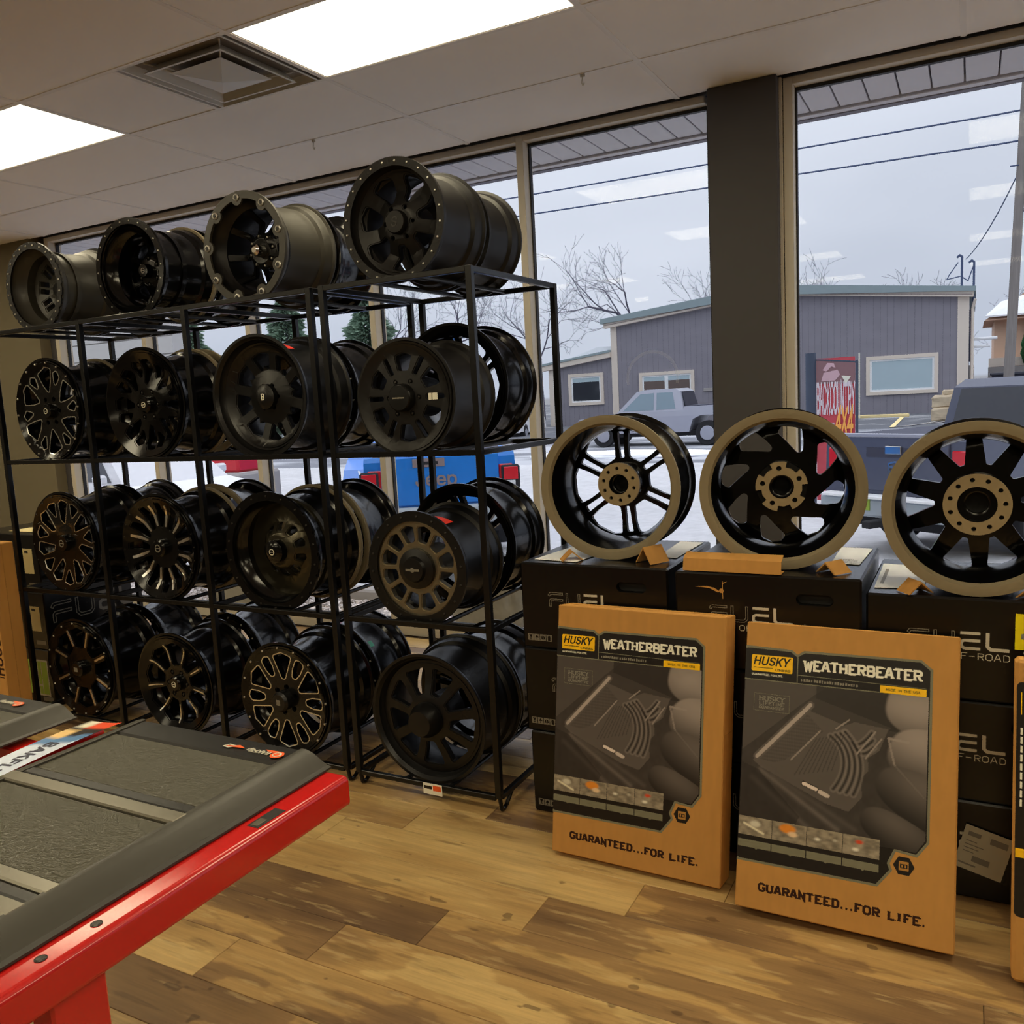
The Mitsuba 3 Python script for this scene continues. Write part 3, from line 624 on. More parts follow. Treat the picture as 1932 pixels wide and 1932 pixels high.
K['A4'] = Wheel(0.217, 0.29, 'flange', MB_, [(0, 0.012), (0.07, 0.02), (0.17, 0.03), (0.204, 0.012)], 0.16, windows=rot_copies(a4a, 6, 180) + rot_copies(a4b, 6, 30), lugs=(6, 0.066, 0.007, 0, 'bolt_dark'), cap=([(0.052, 0.0), (0.05, 0.02), (0.044, 0.028), (0.01, 0.029)], 'satin_black', (extr(sg.box(-0.026, -0.0028, 0.026, 0.0028), 0.0008), 'logo_dim')))
# --- third shelf
b1 = polar(para(0.25, [(0.36, -2), (0.80, -13), (0.84, -2), (0.78, 7), (0.45, 10)]), 0.006)
b1b = polar(para(0.25, [(0.52, 24), (0.80, 14), (0.83, 26), (0.80, 33)]), 0.006)
K['B1'] = Wheel(0.25, 0.28, 'flange', GB, [(0, 0.03), (0.08, 0.035), (0.2, 0.03), (0.236, 0.012)], 0.16, windows=rot_copies(b1, 7) + rot_copies(b1b, 7), milled=[(b1, 7, 0, 'milled'), (b1b, 7, 0, 'milled')], bolts=(18, 0.23, 0.0048, 0.006, 'bolt_dark', -0.006, 3), cap=(flatcap(0.04, 0.024), 'gloss_black', (emblem_ring(0.018), 'logo_dim')))
b2 = polar(para(0.247, [(0.38, -5), (0.62, -9.5), (0.83, -5), (0.84, 3), (0.62, 6), (0.38, 5)]), 0.006)
b2a = polar(para(0.247, [(0.40, -8.5), (0.62, -12.5), (0.78, -9), (0.62, -10.6), (0.40, -6.8)]), 0.0008, 11.5)
K['B2'] = Wheel(0.247, 0.28, 'flange', GB, [(0, 0.04), (0.07, 0.045), (0.16, 0.05), (0.233, 0.012)], 0.16, windows=rot_copies(b2, 12), accents=[(polar(para(0.247, [(0.40, 10), (0.62, 12), (0.80, 13), (0.80, 16.5), (0.62, 17.5), (0.40, 15)]), 0.0015), 12, 0, 'milled', 'milled_blade')], bolts=(24, 0.226, 0.0042, 0.005, 'bolt_dark', -0.004, 3), cap=(hexcap(0.04, 0.026), 'gloss_black', (emblem_ring(0.018), 'logo_dim')))
b3 = polar(para(0.252, [(0.33, -9), (0.44, -10), (0.46, 0), (0.44, 10), (0.33, 9)]), 0.006)
K['B3'] = Wheel(0.252, 0.28, 'deep', ('gloss_black', 'bronze_tint', 'gloss_black'), [(0, 0.06), (0.07, 0.065), (0.12, 0.11), (0.215, 0.12)], 0.18, windows=rot_copies(b3, 10) , ring=(ring_poly(0.252, 0.215).difference(star(18, 0.2535, 0.009, 0)), 'gloss_black'), bolts=(18, 0.234, 0.0048, 0.006, 'bolt_dark', -0.004, 10), cap=([(0.05, 0.0), (0.048, 0.025), (0.03, 0.034), (0.012, 0.035)], 'gloss_black', (emblem_ring(0.014), 'logo_silver')))
b4 = polar(para(0.2185, [(0.46, -10.5), (0.72, -11.5), (0.755, 0), (0.72, 11.5), (0.46, 10.5)]), 0.010)
K['B4'] = Wheel(0.2185, 0.28, 'deep', ('satin_black', 'machined_gold'), [(0, 0.03), (0.08, 0.035), (0.184, 0.03), (0.2, 0.03)], 0.16, windows=rot_copies(b4, 12, 15), ring=(ring_poly(0.2185, 0.180), 'satin_black'), bolts=(18, 0.199, 0.005, 0.006, 'bolt_dark', -0.004, 5), cap=([(0.078, 0.0), (0.076, 0.010), (0.05, 0.018), (0.044, 0.032), (0.012, 0.034)], 'satin_black', (cat([extr(sg.box(-0.03, -0.0045, 0.03, 0.0045), 0.0008), extr(sg.Point(0, 0).buffer(0.009), 0.001)]), 'logo_dim')))
# --- bottom shelf
c1 = polar(para(0.25, [(0.42, -14), (0.78, -17), (0.82, 0), (0.78, 17), (0.42, 14)]), 0.008)
K['C1'] = Wheel(0.25, 0.28, 'flange', GB, [(0, 0.03), (0.08, 0.035), (0.2, 0.03), (0.236, 0.012)], 0.16, windows=rot_copies(c1, 8), accents=[(polar(para(0.25, [(0.46, 20), (0.80, 21.2), (0.80, 24), (0.46, 25)]), 0.001), 8, 0, 'milled', 'milled_facet')], bolts=(16, 0.228, 0.0052, 0.006, 'bolt_bright', -0.006, 3), cap=(hexcap(0.04, 0.03), 'gloss_black', (extr(sg.box(-0.014, -0.011, 0.014, 0.011), 0.0008), 'logo_dim')))
c2 = polar(para(0.242, [(0.36, -13), (0.76, -15), (0.80, 0), (0.76, 15), (0.36, 13)]), 0.007)
K['C2'] = Wheel(0.242, 0.28, 'flange', GB, [(0, 0.05), (0.07, 0.045), (0.16, 0.05), (0.228, 0.014)], 0.16, windows=rot_copies(c2, 9), accents=[(polar(para(0.242, [(0.42, 18), (0.78, 17.4), (0.78, 19.6), (0.42, 21)]), 0.001), 9, 0, 'milled', 'milled_line')], lugs=(6, 0.058, 0.009, 0, 'bolt_dark'), cap=(hexcap(0.036, 0.028), 'gloss_black', (emblem_ring(0.014), 'logo_silver')))
c3a = polar(para(0.249, [(0.37, -5), (0.78, -15), (0.82, 0), (0.78, 15), (0.37, 5)]), 0.009)
c3b = polar(para(0.249, [(0.46, -5), (0.60, -8), (0.78, -6.5), (0.81, 0), (0.78, 6.5), (0.60, 8), (0.46, 5)]), 0.010, 30)
K['C3'] = Wheel(0.249, 0.29, 'flange', GB, [(0, 0.03), (0.08, 0.03), (0.2, 0.028), (0.235, 0.012)], 0.16, windows=rot_copies(c3a, 6) + rot_copies(c3b, 6), milled=[(c3a, 6, 0, 'milled'), (c3b, 6, 0, 'milled')], mill_w=0.0042, bolts=(16, 0.227, 0.0055, 0.006, 'bolt_bright', -0.006, 3), lugs=(6, 0.056, 0.010, 20, None), cap=(hexcap(0.043, 0.045), 'satin_black', (extr(sg.box(-0.01, -0.012, 0.01, 0.012), 0.0008), 'logo_dim')))
c4w = strip_window(0.094, 0.19, 0.017, 0.048, rr=0.010)
K['C4'] = Wheel(0.257, 0.30, 'deep', ('satin_black', 'satin_black'), [(0, 0.025), (0.08, 0.035), (0.15, 0.055), (0.22, 0.06)], 0.16, windows=rot_copies(c4w, 9, 180), cap=([(0.068, 0.0), (0.066, 0.02), (0.048, 0.055), (0.02, 0.056)], 'satin_black', None))
# --- rear row kinds
r1 = polar(para(0.25, [(0.40, -11), (0.74, -15), (0.79, 0), (0.74, 15), (0.40, 11)]), 0.010)
K['R1'] = Wheel(0.25, 0.26, 'flange', GB, [(0, 0.05), (0.08, 0.05), (0.17, 0.05), (0.236, 0.014)], 0.15, windows=rot_copies(r1, 8), bolts=(16, 0.228, 0.0045, 0.005, 'bolt_bright', -0.006, 3), bore=0.03)
r2a = polar(para(0.25, [(0.36, -15), (0.80, -21), (0.84, 0), (0.80, 21), (0.36, 15)]), 0.010)
r2b = strip_window(0.12, 0.2, 0.004, 0.011, rr=0.003)
K['R2'] = Wheel(0.25, 0.26, 'flange', GB, [(0, 0.07), (0.08, 0.065), (0.17, 0.05), (0.236, 0.014)], 0.15, windows=rot_copies(r2a, 6) + rot_copies(affinity.rotate(r2b, 30, origin=(0, 0)), 6), bore=0.03)
K['R3'] = Wheel(0.212, 0.26, 'deep', MB_, [(0, 0.05), (0.08, 0.05), (0.17, 0.05), (0.182, 0.04)], 0.15, windows=rot_copies(polar(para(0.212, [(0.42, -10), (0.72, -14), (0.78, 0), (0.72, 14), (0.42, 10)]), 0.010), 8), bore=0.03, ring=(ring_poly(0.212, 0.186), 'matte_black'))
K['RB'] = Wheel(0.25, 0.24, 'flange', GB, [(0, 0.03), (0.08, 0.03), (0.17, 0.03), (0.236, 0.012)], 0.11, windows=rot_copies(polar(para(0.25, [(0.40, -13), (0.76, -16), (0.80, 0), (0.76, 16), (0.40, 13)]), 0.010), 8), bore=0.03, back=('bare_lip', 0.125, 0.078, 0.042, 8, 0.06, 0.007, 'bare_pad', None))
K['RP'] = Wheel(0.212, 0.24, 'deep', GB, [(0, 0.05), (0.08, 0.05), (0.17, 0.05), (0.182, 0.04)], 0.12, windows=rot_copies(polar(para(0.212, [(0.46, -12), (0.74, -16), (0.79, 0), (0.74, 16), (0.46, 12)]), 0.010), 8), bore=0.03, back=('gloss_black', 0.14, 0.082, 0.046, 5, 0.064, 0.007, 'bare_pad', 'pockets'))
TAN = lathe([(1.002, 0.0), (1.004, 0.010), (1.0, 0.016), (0.93, 0.014), (0.92, 0.002), (0.95, -0.001)], 80)   # placed as a separate lip on some front wheels

# ------------------------------------------------------------------ wheels on the rack
ROWN = ['bottom shelf', 'third shelf from the top', 'second shelf', 'top shelf']
def sit(lv, R): return LEV[lv] - 0.01 + math.sqrt((R + 0.0092)**2 - 0.1**2)
front = [
 ('T1', 3, 0, 'matte black deep dish wheel with notched ring, leftmost atop the rack', 10, 0),
 ('T2', 3, 1, 'gloss black deep dish wheel with fine rim bolts, second atop the rack', 5, 0),
 ('T3', 3, 2, 'olive grey wheel with nine large bright bolts and a chrome cap atop the rack', 0, 0),
 ('T4', 3, 3, 'matte black seven spoke wheel with a ring of bright bolts, rightmost atop the rack', 0, 0),
 ('A1', 2, 0, 'gloss black wheel with milled curved window edges and rim rivets, leftmost on the second shelf', 0, 0),
 ('A2', 2, 1, 'gloss black split spoke wheel with a plain unriveted lip, second on the second shelf', 0, 0),
 ('A3', 2, 2, 'satin black deep lipped wheel with white cap letter and red barrel sticker', 0, 0),
 ('A4', 2, 3, 'matte black flat faced wheel with small white labels, rightmost on the second shelf', 0, 0),
 ('B1', 1, 0, 'gloss black wheel with thin milled triangle outlines, leftmost on the third shelf', 0, 0),
 ('B2', 1, 1, 'gloss black wheel with many narrow bright blades, second on the third shelf', 0, 0),
 ('B3', 1, 2, 'gloss black deep dish wheel with bronze tinted center on the third shelf', 0, 0),
 ('B4', 1, 3, 'machined gold grey wheel face with a bolted black ring, rightmost on the third shelf', 0, 0),
 ('C1', 0, 0, 'gloss black riveted wheel with bright square facets, leftmost on the bottom shelf', 0, 0),
 ('C2', 0, 1, 'gloss black wheel with straight milled spoke lines and plain lip, second on the bottom shelf', 0, 0),
 ('C3', 0, 2, 'gloss black riveted wheel with milled outlined windows, third on the bottom shelf', 0, 0),
 ('C4', 0, 3, 'satin black wheel with nine straight spokes and large cap, rightmost on the bottom shelf', 0, 0)]
placed = {}
for kind, lv, b, lab, spin, yaw in front:
    c = sum(BAYS[b])/2
    placed[kind] = (K[kind].place(lab, c, sit(lv, K[kind].R), 2.615, yaw, spin), c, sit(lv, K[kind].R))
# tan lip guards at the rear of some front wheels
def lip_guard(t, kind, c, z, y):
    R = K[kind].R; m = TAN.copy(); m.apply_scale((R, 1, R))
    put(t, 'rear_lip', m, 'bare_lip', T().translate([c, y, z]), smooth=35, label='bare tan rear lip')
for kind in ('A2', 'B2', 'B3', 'A1', 'T2'):
    t, c, z = placed[kind]; lip_guard(t, kind, c, z, 2.615 + K[kind].W - 0.013)
# stickers
t, c, z = placed['A3']; R = K['A3'].R
def barrel_sticker(t, c, z, R, y0, y1, a0, a1, b):
    a = np.radians(np.linspace(a0, a1, 8)); V = np.concatenate([np.stack([c + R*np.cos(a), np.full(8, y), z + R*np.sin(a)], 1) for y in (y0, y1)])
    F = np.array([[i, i + 1, i + 9] for i in range(7)] + [[i, i + 9, i + 8] for i in range(7)])
    put(t, 'sticker', (V, F), b)
barrel_sticker(t, c, z, R - 0.0345, 2.68, 2.735, 60, 88, 'sticker_red')
t, c, z = placed['B4']; barrel_sticker(t, c, z, 0.1785, 2.70, 2.76, 62, 100, 'sticker_red')
t, c, z = placed['A4']
for dx, w in ((0.112, 0.007), (0.133, 0.011)): put(t, 'label', box(c + dx - w, c + dx + w, 2.6098, 2.6104 + 0.0, z - 0.012, z + 0.012), 'print_white')

rear = [
 ('R3', 3, 0, 'matte black wheel behind the notched wheel at the top left of the rack', 1, 0.21),
 ('RP', 3, 1, 'gloss black wheel turned backward behind the second wheel atop the rack', -1, 0.212),
 ('RP', 3, 2, 'gloss black wheel showing its tan hub pad, behind the chrome capped wheel', -1, 0.212),
 ('R3', 3, 3, 'matte black wheel behind the rightmost wheel on top of the rack', 1, 0.212),
 ('R1', 2, 0, 'dark wheel mostly hidden behind the milled wheel at the left of the second shelf', 1, 0.25),
 ('RB', 2, 1, 'dark wheel with a tan lip hidden behind the second wheel of the second shelf', -1, 0.25),
 ('R1', 2, 2, 'black wheel with a shining pale barrel behind the red stickered wheel', 1, 0.25),
 ('R2', 2, 3, 'glossy black large windowed wheel behind the matte flat faced wheel of the second shelf', 1, 0.25),
 ('R2', 1, 0, 'large black wheel behind the triangle milled wheel of the third shelf', 1, 0.25),
 ('RB', 1, 1, 'black wheel with a tan front lip behind the bright bladed wheel on the third shelf', -1, 0.25),
 ('RB', 1, 2, 'black wheel with a tan front lip behind the bronze centered wheel on the third shelf', -1, 0.25),
 ('R2', 1, 3, 'large glossy black wheel with split spokes behind the machined gold wheel', 1, 0.25),
 ('R1', 0, 0, 'black riveted wheel behind the square faceted wheel of the bottom shelf', 1, 0.25),
 ('R1', 0, 1, 'black riveted wheel with a bluish shining barrel behind the second wheel of the bottom shelf', 1, 0.25),
 ('R1', 0, 2, 'black riveted wheel with a green dot sticker behind the outlined window wheel', 1, 0.25),
 ('R2', 0, 3, 'black wheel with a pale shining barrel behind the nine spoke wheel, bottom right', 1, 0.25)]
for n, (kind, lv, b, lab, fc, _) in enumerate(rear):
    c = sum(BAYS[b])/2; q = K[kind]
    t = q.place(lab, c, sit(lv, q.R), 2.945, (n*37 % 5 - 2)*0.4, n*13.0, fc)
    if n == 14: barrel_sticker(t, c, sit(lv, q.R), q.R - 0.0345, 3.0, 3.03, 38, 46, 'sticker_green')

# ------------------------------------------------------------------ three wheels shown from behind on the black cartons
def back_wheel(R, W, windows, back, kindname, thick=0.02):
    return Wheel(R, W, 'flange', GB, [(0, 0.045), (0.08, 0.045), (0.17, 0.04), (R - 0.012, 0.016)], back[1] - 0.03, thick=thick, windows=windows, hub_r=back[2]*0.99, bore=0.03, back=back)
p1a = polar(para(0.249, [(0.375, -14), (0.58, -20), (0.77, -20.5), (0.81, -10), (0.81, 10), (0.77, 20.5), (0.58, 20), (0.375, 14)]), 0.010)
p1b = strip_window(0.088, 0.185, 0.0085, 0.012, rr=0.006)
K['P1'] = back_wheel(0.249, 0.235, rot_copies(p1a, 6, 30) + rot_copies(p1b, 6, 0), ('bare_lip', 0.12, 0.077, 0.036, 10, 0.057, 0.0065, 'bare_pad', None), 'P1')
p2 = polar(para(0.247, [(0.455, 33), (0.56, 14), (0.69, 2), (0.77, 7), (0.80, 16), (0.77, 26), (0.62, 33), (0.47, 41)]), 0.012)
K['P2'] = back_wheel(0.247, 0.22, rot_copies(p2, 8, 0), ('bare_lip', 0.12, 0.080, 0.038, 5, 0.059, 0.008, 'bare_pad', 'pockets'), 'P2')
p3 = polar(para(0.242, [(0.46, -3.5), (0.80, -12.3), (0.84, 0), (0.80, 12.3), (0.46, 3.5)]), 0.004)
K['P3'] = back_wheel(0.242, 0.22, rot_copies(p3, 10, 18), ('bare_lip', 0.115, 0.088, 0.051, 11, 0.071, 0.0065, 'bare_pad', None), 'P3')
BOXTOP = 0.933
K['P1'].place('black paired spoke wheel with a tan lip seen from behind, on the leftmost cartons', -1.097, BOXTOP + 0.2505, 2.75, 3.2, 4, -1)
K['P2'].place('black wheel with swirling teardrop windows seen from behind, on the middle carton stack', -0.511, BOXTOP + 0.2487, 2.707, 10.4, 6, -1)
K['P3'].place('black wheel with ten straight spokes seen from behind, at the right edge of the picture', 0.020, 0.892 + 0.2437, 2.652, 0.0, 3, -1)
# ------------------------------------------------------------------ black wheel cartons
def fuel_letters(h):
    """FUEL in the carton's rounded wide capitals: the first two letters as outlines, the last two solid; h = height."""
    st = lambda pts, w: sg.LineString(pts).buffer(w/2, cap_style='flat', join_style='round', quad_segs=4)
    F = st([(0.09, 0.0), (0.09, 0.40), (0.16, 0.48), (1.05, 0.48)], 0.18).union(st([(0.0, 0.74), (0.10, 0.90), (0.2, 0.91), (1.05, 0.91)], 0.18))
    U = st([(0.09, 1.0), (0.09, 0.25), (0.25, 0.09), (0.80, 0.09), (0.96, 0.25), (0.96, 1.0)], 0.18)
    E_ = st([(0.05, 0.92), (1.0, 0.92)], 0.16).union(st([(1.0, 0.52), (0.25, 0.52), (0.10, 0.44), (0.10, 0.17), (0.25, 0.08), (1.0, 0.08)], 0.16))
    L_ = st([(0.09, 1.0), (0.09, 0.24), (0.24, 0.09), (1.1, 0.09)], 0.18)
    hollow = lambda p: p.difference(p.buffer(-0.045))
    out = []
    for i, p in enumerate((hollow(F), hollow(U), E_, L_)):
        out.append(affinity.affine_transform(p, [h, 0, 0, h, i*1.25*h, 0]))
    return out
def print_on(parent, name, mesh, b, M, label=None): return put(parent, name, on(mesh, M), b, label=label)
def carton(x0, x1, y0, y1, z0, h, lab, group=None, gap=0.002):
    t = thing('carton', lab, 'carton', group)
    z1 = z0 + h - gap; W = x1 - x0
    body = rbox(x0, x1, y0, y1, z0 + gap, z1, 0.006)
    slot = sg.LineString([(x0 + 0.70*W, z0 + h*0.77), (x0 + 0.83*W, z0 + h*0.77)]).buffer(0.017, quad_segs=6)
    cut = extr(slot, 0.03); cut.apply_transform(frame_M((0, y0 + 0.024, 0), (1, 0, 0), (0, 0, 1)))
    try:
        A = m3.Manifold(m3.Mesh(body.vertices.astype(np.float32), body.faces.astype(np.uint32))); B = m3.Manifold(m3.Mesh(cut.vertices.astype(np.float32), cut.faces.astype(np.uint32)))
        q = (A - B).to_mesh(); body = trimesh.Trimesh(np.array(q.vert_properties[:, :3], float), np.array(q.tri_verts), process=False)
    except Exception: pass
    put(t, 'body', body, 'box_black')
    hole = extr(slot.buffer(-0.0015), 0.001); put(t, 'hand_hole', on(hole, frame_M((0, y0 + 0.022, 0), (1, 0, 0), (0, 0, 1))), 'box_inside')
    M = frame_M((x0 + 0.20*W, y0 - 0.0002, z0 + h*0.50), (1, 0, 0), (0, 0, 1))
    F, U, E_, L_ = fuel_letters(0.052)
    put(t, 'lettering', on(cat([extr(F, 0.0006), extr(U, 0.0006)]), M), 'logo_dim', label='outlined silver lettering FU')
    put(t, 'lettering', on(cat([extr(E_, 0.0006), extr(L_, 0.0006)]), M), 'logo_silver', label='silver lettering EL')
    bp, bw = block('OFF-ROAD', 0.017, 0.75, False, 1.35, 1.9)
    put(t, 'lettering', on(extr(bp, 0.0006), frame_M((x0 + 0.365*W, y0 - 0.0002, z0 + h*0.50 - 0.026), (1, 0, 0), (0, 0, 1))), 'logo_silver', label='silver lettering OFF-ROAD')
    dot = extr(sg.Point(x0 + 0.715*W, z0 + h*0.51).buffer(0.005), 0.0006)
    put(t, 'mark', on(dot, frame_M((0, y0 - 0.0002, 0), (1, 0, 0), (0, 0, 1))), 'logo_dim')
    # handling symbols
    ic = []
    for i in range(4):
        a = i*0.024
        ic.append(sg.box(a, 0, a + 0.022, 0.024).difference([sg.Polygon([(a + .004, .021), (a + .018, .021), (a + .0125, .011), (a + .0125, .005), (a + .016, .003), (a + .006, .003), (a + .0095, .005), (a + .0095, .011)]),
            sg.Polygon([(a + .003, .011), (a + .011, .021), (a + .019, .011), (a + .0125, .011), (a + .0125, .003), (a + .0095, .003), (a + .0095, .011)]),
            sg.Point(a + .011, .012).buffer(.007).difference(sg.box(a + .0095, 0, a + .0125, .02)), sg.box(a + .006, .003, a + .016, .016).union(sg.Point(a + .011, .016).buffer(.005))][i]))
    put(t, 'handling_marks', on(extr(unary_union(ic), 0.0006), frame_M((x0 + 0.035*W, y0 - 0.0002, z0 + 0.028), (1, 0, 0), (0, 0, 1))), 'logo_dim', label='row of four small handling symbols')
    return t
H = 0.311
HS = [0.311, 0.311, 0.2975]
STACKS = [(-1.403, -0.862, 2.648, 3.18, 'left stack beside the rack'), (-0.83, -0.272, 2.622, 3.16, 'middle stack'), (-0.262, 0.30, 2.635, 3.17, 'rightmost stack')]
LV = ['bottom', 'middle', 'topmost']
CART = {}
for s, (x0, x1, y0, y1, where) in enumerate(STACKS):
    for i in range(3):
        dx = [0.006, -0.004, 0.0][i]*(1 if s != 1 else -1)
        CART[s, i] = carton(x0 + dx, x1 + dx, y0 + abs(dx), y1, i*HS[s], HS[s], f'black wheel carton with silver lettering, {LV[i]} of the {where}')
# torn patch on the middle carton front
put(CART[1, 2], 'tear', on(extr(unary_union([sg.Polygon([(0, 0.0), (0.04, 0.003), (0.062, -0.002), (0.078, -0.012), (0.074, -0.016), (0.045, -0.003)]), sg.Point(0.0, 0.0).buffer(0.006).union(sg.Point(0, 0.008).buffer(0.0045)).convex_hull.__class__(sg.Point(0.084, -0.01).buffer(0.007).exterior.coords), sg.box(0.087, -0.035, 0.089, 0.02), sg.Polygon([(0.088, 0.012), (0.102, 0.02), (0.09, 0.017)])]), 0.0006), frame_M((-0.765, 2.6218, 0.885), (1, 0, 0), (0, 0, 1))), 'cardboard', label='torn patch showing bare cardboard')
# labels on the right stack
t = thing('label_sheet', 'bright yellow label on the topmost carton of the right stack', 'label')
put(t, None, box(0.115, 0.21, 2.6335, 2.6348, 0.755, 0.855), 'label_yellow')
put(t, 'print', box(0.13, 0.18, 2.6328, 2.6334, 0.785, 0.80), 'print_grey')
Mx = frame_M((-0.028, 2.6348, 0.10), (math.cos(-0.25), 0, math.sin(-0.25)), (-math.sin(-0.25), 0, math.cos(-0.25)))
t = thing('label_sheet', 'tilted grey shipping label low on the right carton stack', 'label')
put(t, None, on(box(0, 0.125, 0, 0.135, 0, 0.0008), Mx), 'paper_dim')
put(t, 'print', on(cat([box(0.012, 0.045, 0.105, 0.118, 0.0008, 0.0014), box(0.07, 0.115, 0.1, 0.118, 0.0008, 0.0014), box(0.04, 0.085, 0.03, 0.048, 0.0008, 0.0014), box(0.01, 0.055, 0.015, 0.02, 0.0008, 0.0014)] + [box(0.012, 0.04 + 0.01*(i % 3), 0.055 + 0.011*i, 0.0575 + 0.011*i, 0.0008, 0.0014) for i in range(4)]), Mx), 'print_grey')
# folded cardboard chocks and loose sheets on the carton tops
def chock(x, y, ang, lab, L=0.09, h=0.05, group=None, zt=BOXTOP):
    t = thing('cardboard_chock', lab, 'cardboard piece', group)
    p = sg.Polygon([(-0.038, 0), (0, h), (0.038, 0), (0.033, 0), (0, h - 0.006), (-0.033, 0)])
    m = extr(p, L); M = frame_M((0, 0, 0), (1, 0, 0), (0, 0, 1)); m = on(m, M); m.apply_translation((0, L/2, 0))
    put(t, None, m, 'cardboard', T().translate([x, y, zt + 0.0005]).rotate([0, 0, 1], ang))
chock(-1.235, 2.72, 35, 'small folded cardboard wedge at the left foot of the paired spoke wheel', 0.05, 0.035)
chock(-0.945, 2.745, -28, 'folded cardboard wedge at the right foot of the paired spoke wheel', 0.085, 0.055)
chock(-0.655, 2.76, 30, 'folded cardboard wedge half hidden left of the teardrop window wheel', 0.06, 0.035)
chock(-0.36, 2.705, -35, 'folded cardboard wedge at the right foot of the teardrop window wheel', 0.07, 0.035)
chock(-0.135, 2.675, 35, 'folded cardboard wedge at the left foot of the ten spoke wheel', 0.065, 0.035, zt=0.8925)
chock(0.165, 2.67, -35, 'folded cardboard wedge at the right foot of the ten spoke wheel', 0.07, 0.035, zt=0.8925)
t = thing('cardboard_strip', 'long folded cardboard strip lying in front of the teardrop window wheel', 'cardboard piece')
p = sg.Polygon([(0, 0), (0.05, 0.0), (0.05, 0.003), (0.004, 0.003), (0.012, 0.036), (0.046, 0.05), (0.045, 0.053), (0.009, 0.0385), (0.0, 0.002)])
m = extr(p, 0.305); m = on(m, frame_M((0, 0, 0), (0, 1, 0), (0, 0, 1)))
put(t, None, m, 'cardboard', T().translate([-0.805, 2.628, BOXTOP + 0.0008]).rotate([0, 0, 1], -1.0))
def sheet(pts, z, lab, b='paper'):
    t = thing('paper_sheet', lab, 'paper'); put(t, None, on(extr(sg.Polygon(pts), 0.0008), np.eye(4)), b, T().translate([0, 0, z]))
    return t
t = sheet([(-1.37, 2.70), (-1.20, 2.68), (-1.15, 3.0), (-1.33, 3.02)], BOXTOP + 0.0002, 'shiny white sheet on the left of the leftmost carton top')
t = sheet([(-0.955, 2.83), (-0.885, 2.82), (-0.88, 3.14), (-0.97, 3.15)], BOXTOP + 0.0002, 'white sheet on the right of the leftmost carton top')
t = sheet([(-0.385, 2.84), (-0.30, 2.83), (-0.288, 3.12), (-0.39, 3.13)], BOXTOP + 0.0002, 'white printed sheet on the right of the middle carton top')
put(t, 'print', cat([box(-0.375, -0.312, 2.85 + 0.018*i, 2.854 + 0.018*i, 0.0009, 0.0012) for i in range(4)]), 'print_grey', T().translate([0, 0, BOXTOP + 0.0002]))
t = sheet([(-0.245, 2.70), (-0.115, 2.72), (-0.105, 3.05), (-0.25, 3.07)], 0.8927, 'white sheet on the left of the right carton top')
put(t, 'print', box(-0.235, -0.225, 2.76, 2.98, 0.0009, 0.0012), 'print_grey', T().translate([0, 0, 0.8927]))

